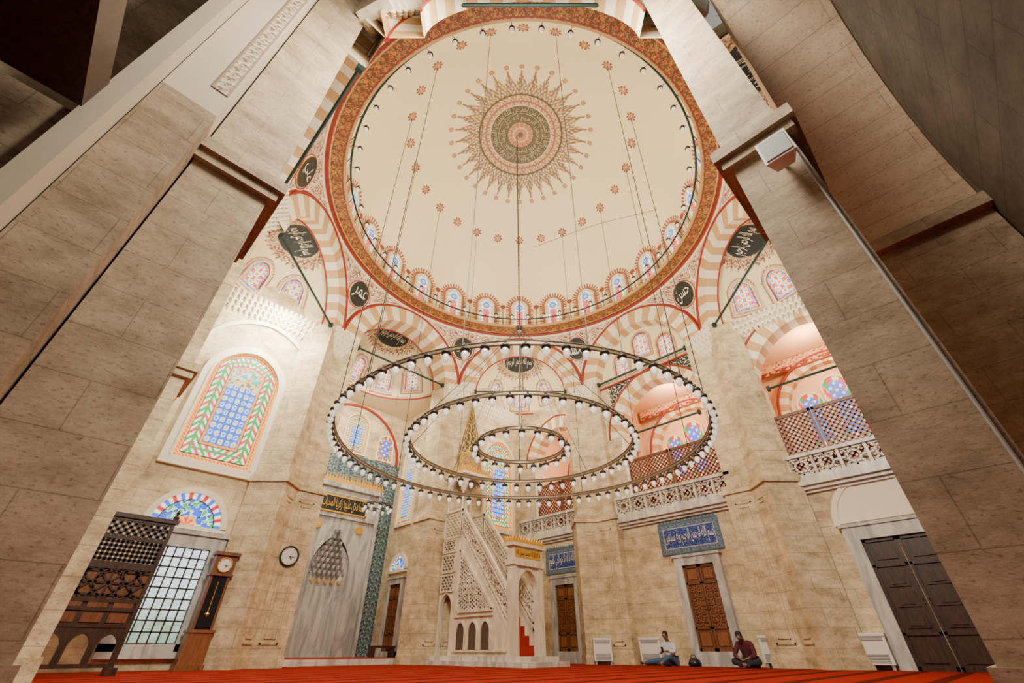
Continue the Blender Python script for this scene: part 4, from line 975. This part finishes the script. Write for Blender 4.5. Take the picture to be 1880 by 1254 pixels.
for i in range(3): x=-hw+.12+.39*i; mb.fbox(FS,x,x+.3,1.02,1.12,-.03,.02,1); mb.fbox(FS,x,x+.3,.8,.95,-.03,.02,1)
mb.fbox(FS,-hw+.05,hw-.05,.76,1.14,-.01,.02,0); mb.build('small_panels',['woodd','woodm'],sc)
mb=MB()
for i in range(3):
    cx=-.41+.41*i; mb.wallarch(FS,cx-.205,cx+.205,.18,.74,cx,.15,.42,.18,k=1.4,n=14,d=-.02); mb.wallarch(FS,cx-.205,cx+.205,.18,.74,cx,.15,.42,.18,k=1.4,n=14,d=.02); mb.ring(FS,cx,.15,.03,.42,.18,-.04,.04,k=1.4,n=14)
mb.build('arched_openings',['woodd'],sc)
gc=thing('grandfather_clock',(-4.3,7.0,0),'tall brown wooden longcase clock with white dial and glass door','clock')
FC=Fr((-4.3,7.0,0),(0,1))
mb=MB(); mb.fbox(FC,-.3,.3,0,.1,-.2,.2); mb.fbox(FC,-.27,.27,.1,.72,-.17,.17); mb.fbox(FC,-.3,.3,.72,.78,-.2,.2); mb.build('base',['woodl'],gc)
mb=MB()
mb.fbox(FC,-.23,.23,.78,1.95,.0,.15); mb.fbox(FC,-.23,-.17,.78,1.95,-.13,.0); mb.fbox(FC,.17,.23,.78,1.95,-.13,.0); mb.build('trunk',['woodm'],gc)
mb=MB(); mb.fbox(FC,-.17,.17,.84,1.9,-.1,-.09); mb.build('glass_door',['phone'],gc)
mb=MB(); mb.tube([FC.p(0,1.8,-.11),FC.p(0,1.15,-.11)],.008); mb.lathe(tuple(FC.p(0,1.1,-.12)),[(0,.06),(.06,0),(0,-.06)],n=12); mb.build('pendulum',['gold'],gc)
mb=MB(); mb.fbox(FC,-.25,.25,1.95,2.4,-.14,.15); mb.fbox(FC,-.3,.3,2.4,2.48,-.2,.18); mb.fbox(FC,-.28,.28,1.93,1.98,-.17,.17); mb.build('hood',['woodm'],gc)
def dial(F,x,z,r,d,parent,rim='black'):
    K=32; mb=MB(); mb.slab(F,[(x+r*math.cos(2*PI*i/K),z+r*math.sin(2*PI*i/K)) for i in range(K)],d-.02,d,0); mb.build('dial',['plastic'],parent)
    mb=MB(); mb.tube([F.p(x+r*math.cos(2*PI*i/K),z+r*math.sin(2*PI*i/K),d-.02) for i in range(K)],r*.11,closed=True); mb.build('rim',[rim],parent)
    mb=MB()
    for i in range(12):
        a=2*PI*i/12; mb.bar(F,(x+r*.72*math.cos(a),z+r*.72*math.sin(a)),(x+r*.85*math.cos(a),z+r*.85*math.sin(a)),r*.05,d-.025,d-.02)
    mb.build('hour_marks',['black'],parent)
    mb=MB(); mb.bar(F,(x,z),(x+r*.62,z-r*.12),r*.05,d-.035,d-.03); mb.build('minute_hand',['black'],parent)
    mb=MB(); mb.bar(F,(x,z),(x+r*.30,z-r*.32),r*.07,d-.035,d-.03); mb.build('hour_hand',['black'],parent)
dial(FC,0,2.18,.16,-.145,gc,'gold')
wc=thing('wall_clock',(-2.68,7.08,2.6),'round black-rimmed wall clock with white dial on a stone pier','clock')
dial(Fr((-2.68,7.08,0),(0,1)),0,2.6,.25,-.02,wc)
# ================================================================ FAN COIL UNITS
def radiator(p,d,w):
    o=thing('fan_heater',p,'white floor-standing fan heater against the stone wall','heater',group='wall fan heaters')
    FR=Fr(p,d)
    mb=MB(); mb.fbox(FR,-w/2,w/2,.1,.7,-.1,.12); mb.fbox(FR,-w/2-.01,w/2+.01,.66,.72,-.12,.12); mb.build('casing',['plastic'],o)
    mb=MB(); 
    for i in range(6): mb.fbox(FR,-w/2+.06,w/2-.06,.14+.03*i,.152+.03*i,-.115,-.1)
    for i in range(3): mb.fbox(FR,-w/2+.06,w/2-.06,.58+.025*i,.59+.025*i,-.115,-.1)
    mb.build('vent_grille',['grill'],o)
    for sx in (-1,1): mb=MB(); mb.fbox(FR,sx*w*.42-.03,sx*w*.42+.03,0,.1,-.08,.1); mb.build('foot',['grill'],o)
radiator((6.70,3.02,0),(1,1),.6); radiator((7.33,1.55,0),(1,0),.74); radiator((7.33,-2.2,0),(1,0),.7); radiator((7.33,-4.35,0),(1,0),.8)
# ================================================================ PEOPLE
def skin(name,nodes,edges,mat,parent,sub=2,root=0):
    me=bpy.data.meshes.new(name); me.from_pydata([n[:3] for n in nodes],edges,[]); me.materials.append(M[mat])
    o=bpy.data.objects.new(name,me); COL.objects.link(o); o.parent=parent
    md=o.modifiers.new('Skin','SKIN'); md.use_smooth_shade=True
    sv=me.skin_vertices[0].data
    for i,n in enumerate(nodes):
        r=n[3]; sv[i].radius=(r,n[4] if len(n)>4 else r); sv[i].use_root=(i==root)
    o.modifiers.new('Sub','SUBSURF').levels=sub; o.modifiers['Sub'].render_levels=sub
    return o
def person(loc,rot,label,shirt,trous,lean,legs,arms,head):
    o=thing('person',loc,label,'person'); o.rotation_euler=(0,0,rot)
    P=Vector((0,0,.13)); C1=Vector((0,lean*.35,.33)); C2=Vector((0,lean*.8,.50)); NK=Vector((0,lean,.61)); H0=Vector(head)
    def n(v,*r): return (v[0],v[1],v[2],*r)
    up=(H0-NK).normalized()
    nodes=[n(P,.13,.11),n(C1,.12,.10),n(C2,.15,.10),n(NK,.055),n(NK.lerp(H0,.5),.050),n(H0,.072,.085),n(H0+up*.09,.080,.094),n(H0+up*.145,.058,.068)]
    ed=[(0,1),(1,2),(2,3),(3,4),(4,5),(5,6),(6,7)]
    def chain(st,pts):
        pr=st
        for q in pts: nodes.append(q); ed.append((pr,len(nodes)-1)); pr=len(nodes)-1
        return pr
    for sgn,(el,ha) in zip((-1,1),arms):
        sh=C2+Vector((sgn*.17,0,.02)); w=chain(2,[n(sh,.055),n(el,.043),n(Vector(el).lerp(Vector(ha),.8),.03),n(ha,.036,.024)])
        h=Vector(ha); dr=(h-Vector(el)).normalized(); sd=dr.cross(Vector((0,0,1))).normalized()
        for k2,(off,ln) in enumerate(((-.03,.065),(-.01,.075),(.01,.07),(.03,.055))):
            b=h+dr*.03+sd*off; chain(w,[n(b,.010),n(b+dr*ln*.5,.009),n(b+dr*ln+Vector((0,0,-.015)),.007)])
        b=h+sd*(-.04*sgn); chain(w,[n(b,.011),n(b+dr*.04+sd*(-.015*sgn),.009)])
    for sgn,(kn,an,ft) in zip((-1,1),legs):
        chain(0,[n(Vector((sgn*.1,.03,.11)),.09),n(kn,.062),n(an,.04),n(ft,.035,.028)])
    skin('body',nodes,ed,'skin',o)
    sn=[n(P+Vector((0,0,.02)),.155,.135),n(C1,.145,.125),n(C2,.165,.12),n(NK-Vector((0,0,.02)),.075)]; se=[(0,1),(1,2),(2,3)]
    for sgn,(el,ha) in zip((-1,1),arms):
        sh=C2+Vector((sgn*.18,0,.02)); b=len(sn); sn+=[n(sh,.075),n(el,.06),n(Vector(el).lerp(Vector(ha),.72),.047)]; se+=[(2,b),(b,b+1),(b+1,b+2)]
    skin('shirt',sn,se,shirt,o)
    tn=[n(P,.165,.14)]; te=[]
    for sgn,(kn,an,ft) in zip((-1,1),legs):
        b=len(tn); tn+=[n(Vector((sgn*.1,.03,.12)),.105),n(kn,.08),n(Vector(kn).lerp(Vector(an),.85),.055)]; te+=[(0,b),(b,b+1),(b+1,b+2)]
    skin('trousers',tn,te,trous,o)
    for sgn,(kn,an,ft) in zip((-1,1),legs):
        a_=Vector(an); f_=Vector(ft); skin('shoe',[n(a_,.045),n(a_.lerp(f_,.6),.042,.036),n(f_,.034,.026)],[(0,1),(1,2)],'hair',o,1)
    fw=Vector((0,1,0)); fw=(fw-up*fw.dot(up)).normalized()
    top=H0+up*.10
    skin('hair',[n(top-fw*.045-up*.07,.080,.075),n(top-fw*.035,.100,.095),n(top-fw*.020+up*.055,.085,.085)],[(0,1),(1,2)],'hair',o,2)
    c=H0+up*.05+fw*.085
    mb=MB(); mb.tube([c+up*.03,c+fw*.022-up*.01,c-up*.02],[.007,.014,.006],n=6); mb.build('nose',['skin'],o,smooth=True,loc=(0,0,0))
    for sx in (-1,1):
        e=H0+up*.075+fw*.082+Vector((sx*.030,0,0)); mb=MB(); mb.lathe(tuple(e),[(0,.008),(.009,0),(0,-.008)],n=8); mb.build('eye',['hair'],o,loc=(0,0,0))
        e=H0+up*.05+Vector((sx*.078,0,0)); mb=MB(); mb.tube([e+up*.03,e+Vector((sx*.015,0,0)),e-up*.025],[.01,.014,.008],n=6); mb.build('ear',['skin'],o,smooth=True,loc=(0,0,0))
    c=H0+up*.005+fw*.078; mb=MB(); mb.tube([c-Vector((.022,0,0)),c+fw*.004,c+Vector((.022,0,0))],.006,n=5); mb.build('mouth',['shirtd'],o,loc=(0,0,0))
    return o
PY1=.72;PY2=-1.6
person((6.95,PY1,0),PI/2,'person in white shirt and jeans sitting, looking at a phone','shirtw','jeans',.04,
 (((-.12,.42,.22),(.02,.62,.06),(.10,.70,.05)),((.42,.26,.12),(.78,.30,.07),(.9,.33,.08))),
 (((-.24,.16,.34),(-.06,.36,.36)),((.25,.16,.34),(.08,.36,.34))),(0,.11,.70))
mb=MB(); mb.box(-.035,.035,.46,.472,.34,.47); mb.build('phone',['phone'],None,loc=None,label='black mobile phone held in both hands',category='phone')
ph=bpy.data.objects['phone']; ph.location=(6.95,PY1,0); ph.rotation_euler=(0,0,PI/2)
person((6.95,PY2,0),PI/2,'person in maroon shirt sitting cross-legged, bending forward over lap','shirtd','trous',.20,
 (((-.36,.30,.14),(.08,.44,.06),(.16,.48,.05)),((.36,.30,.14),(-.06,.52,.06),(-.16,.55,.05))),
 (((-.27,.30,.26),(-.08,.42,.20)),((.27,.30,.26),(.08,.44,.20))),(0,.31,.66))
bg=thing('bag',(6.95,.0,0),'small black cloth bag lying on the carpet','bag')
mb=MB(); mb.lathe((6.95,.0,0),[(.0,0),(.17,.0),(.19,.06),(.15,.15),(.06,.2),(0,.2)],n=14); mb.build('sack',['phone'],bg,smooth=True)
mb=MB(); mb.tube([(6.93,-.1,.17),(6.92,-.05,.27),(6.93,.05,.27),(6.93,.1,.17)],.012); mb.build('handle',['phone'],bg)
# ================================================================ LIGHT
w=bpy.data.worlds.new('World'); bpy.context.scene.world=w; w.use_nodes=True; bgn=w.node_tree.nodes['Background']; bgn.inputs[0].default_value=(1,.93,.80,1); bgn.inputs[1].default_value=.38
def plight(p,e,c=(1,.92,.76),r=.04):
    l=bpy.data.lights.new('light','POINT'); l.energy=e; l.color=c; l.shadow_soft_size=r; o=bpy.data.objects.new('light',l); COL.objects.link(o); o.location=p
def alight(p,tgt,e,sz,c=(1,.95,.82)):
    l=bpy.data.lights.new('light','AREA'); l.energy=e; l.color=c; l.size=sz; o=bpy.data.objects.new('light',l); COL.objects.link(o); o.location=p
    o.rotation_euler=(Vector(tgt)-Vector(p)).to_track_quat('-Z','Y').to_euler()
alight((CX,CY,HZ+.4),(CX,CY,20),900,2.0)  # added unseen uplight in the chandelier, brightens dome and upper walls
for i in range(8):
    a=2*PI*(i+.5)/8; alight((6.1*math.cos(a),6.1*math.sin(a),14.5),(-1.5*math.cos(a),-1.5*math.sin(a),20),45,.4)  # added uplights along the rail, put in to brighten the dome
for y in (5.0,-.3,-6.0): plight((9.3,y,9.6),260,(1,.68,.43),.2)
alight((-5.2,6.0,9.9),(-5.4,7.5,8.2),420,.8)
alight((-5.2,6.0,10.0),(-5.2,7.2,12.6),60,.8)  # added uplight to brighten the left semi-dome, no fixture modelled
alight((0,8.6,10.2),(.6,11.5,5),330,1.5)
alight((-6.3,-6.0,9.5),(5,5,2.5),1900,3)  # added area light in mid-air, stands in for daylight from rear windows
plight((5.6,5.6,9.9),170); plight((5.6,-5.6,9.9),110)
# ================================================================ CAMERA
cd=bpy.data.cameras.new('camera'); cd.sensor_width=36; cd.lens=782/1880*36; cd.clip_start=.02
co=bpy.data.objects.new('camera',cd); COL.objects.link(co); co.location=(-7.78,-7.21,.37)
co.rotation_euler=(PI/2+math.atan(568/782),0,-PI/4)
bpy.context.scene.camera=co
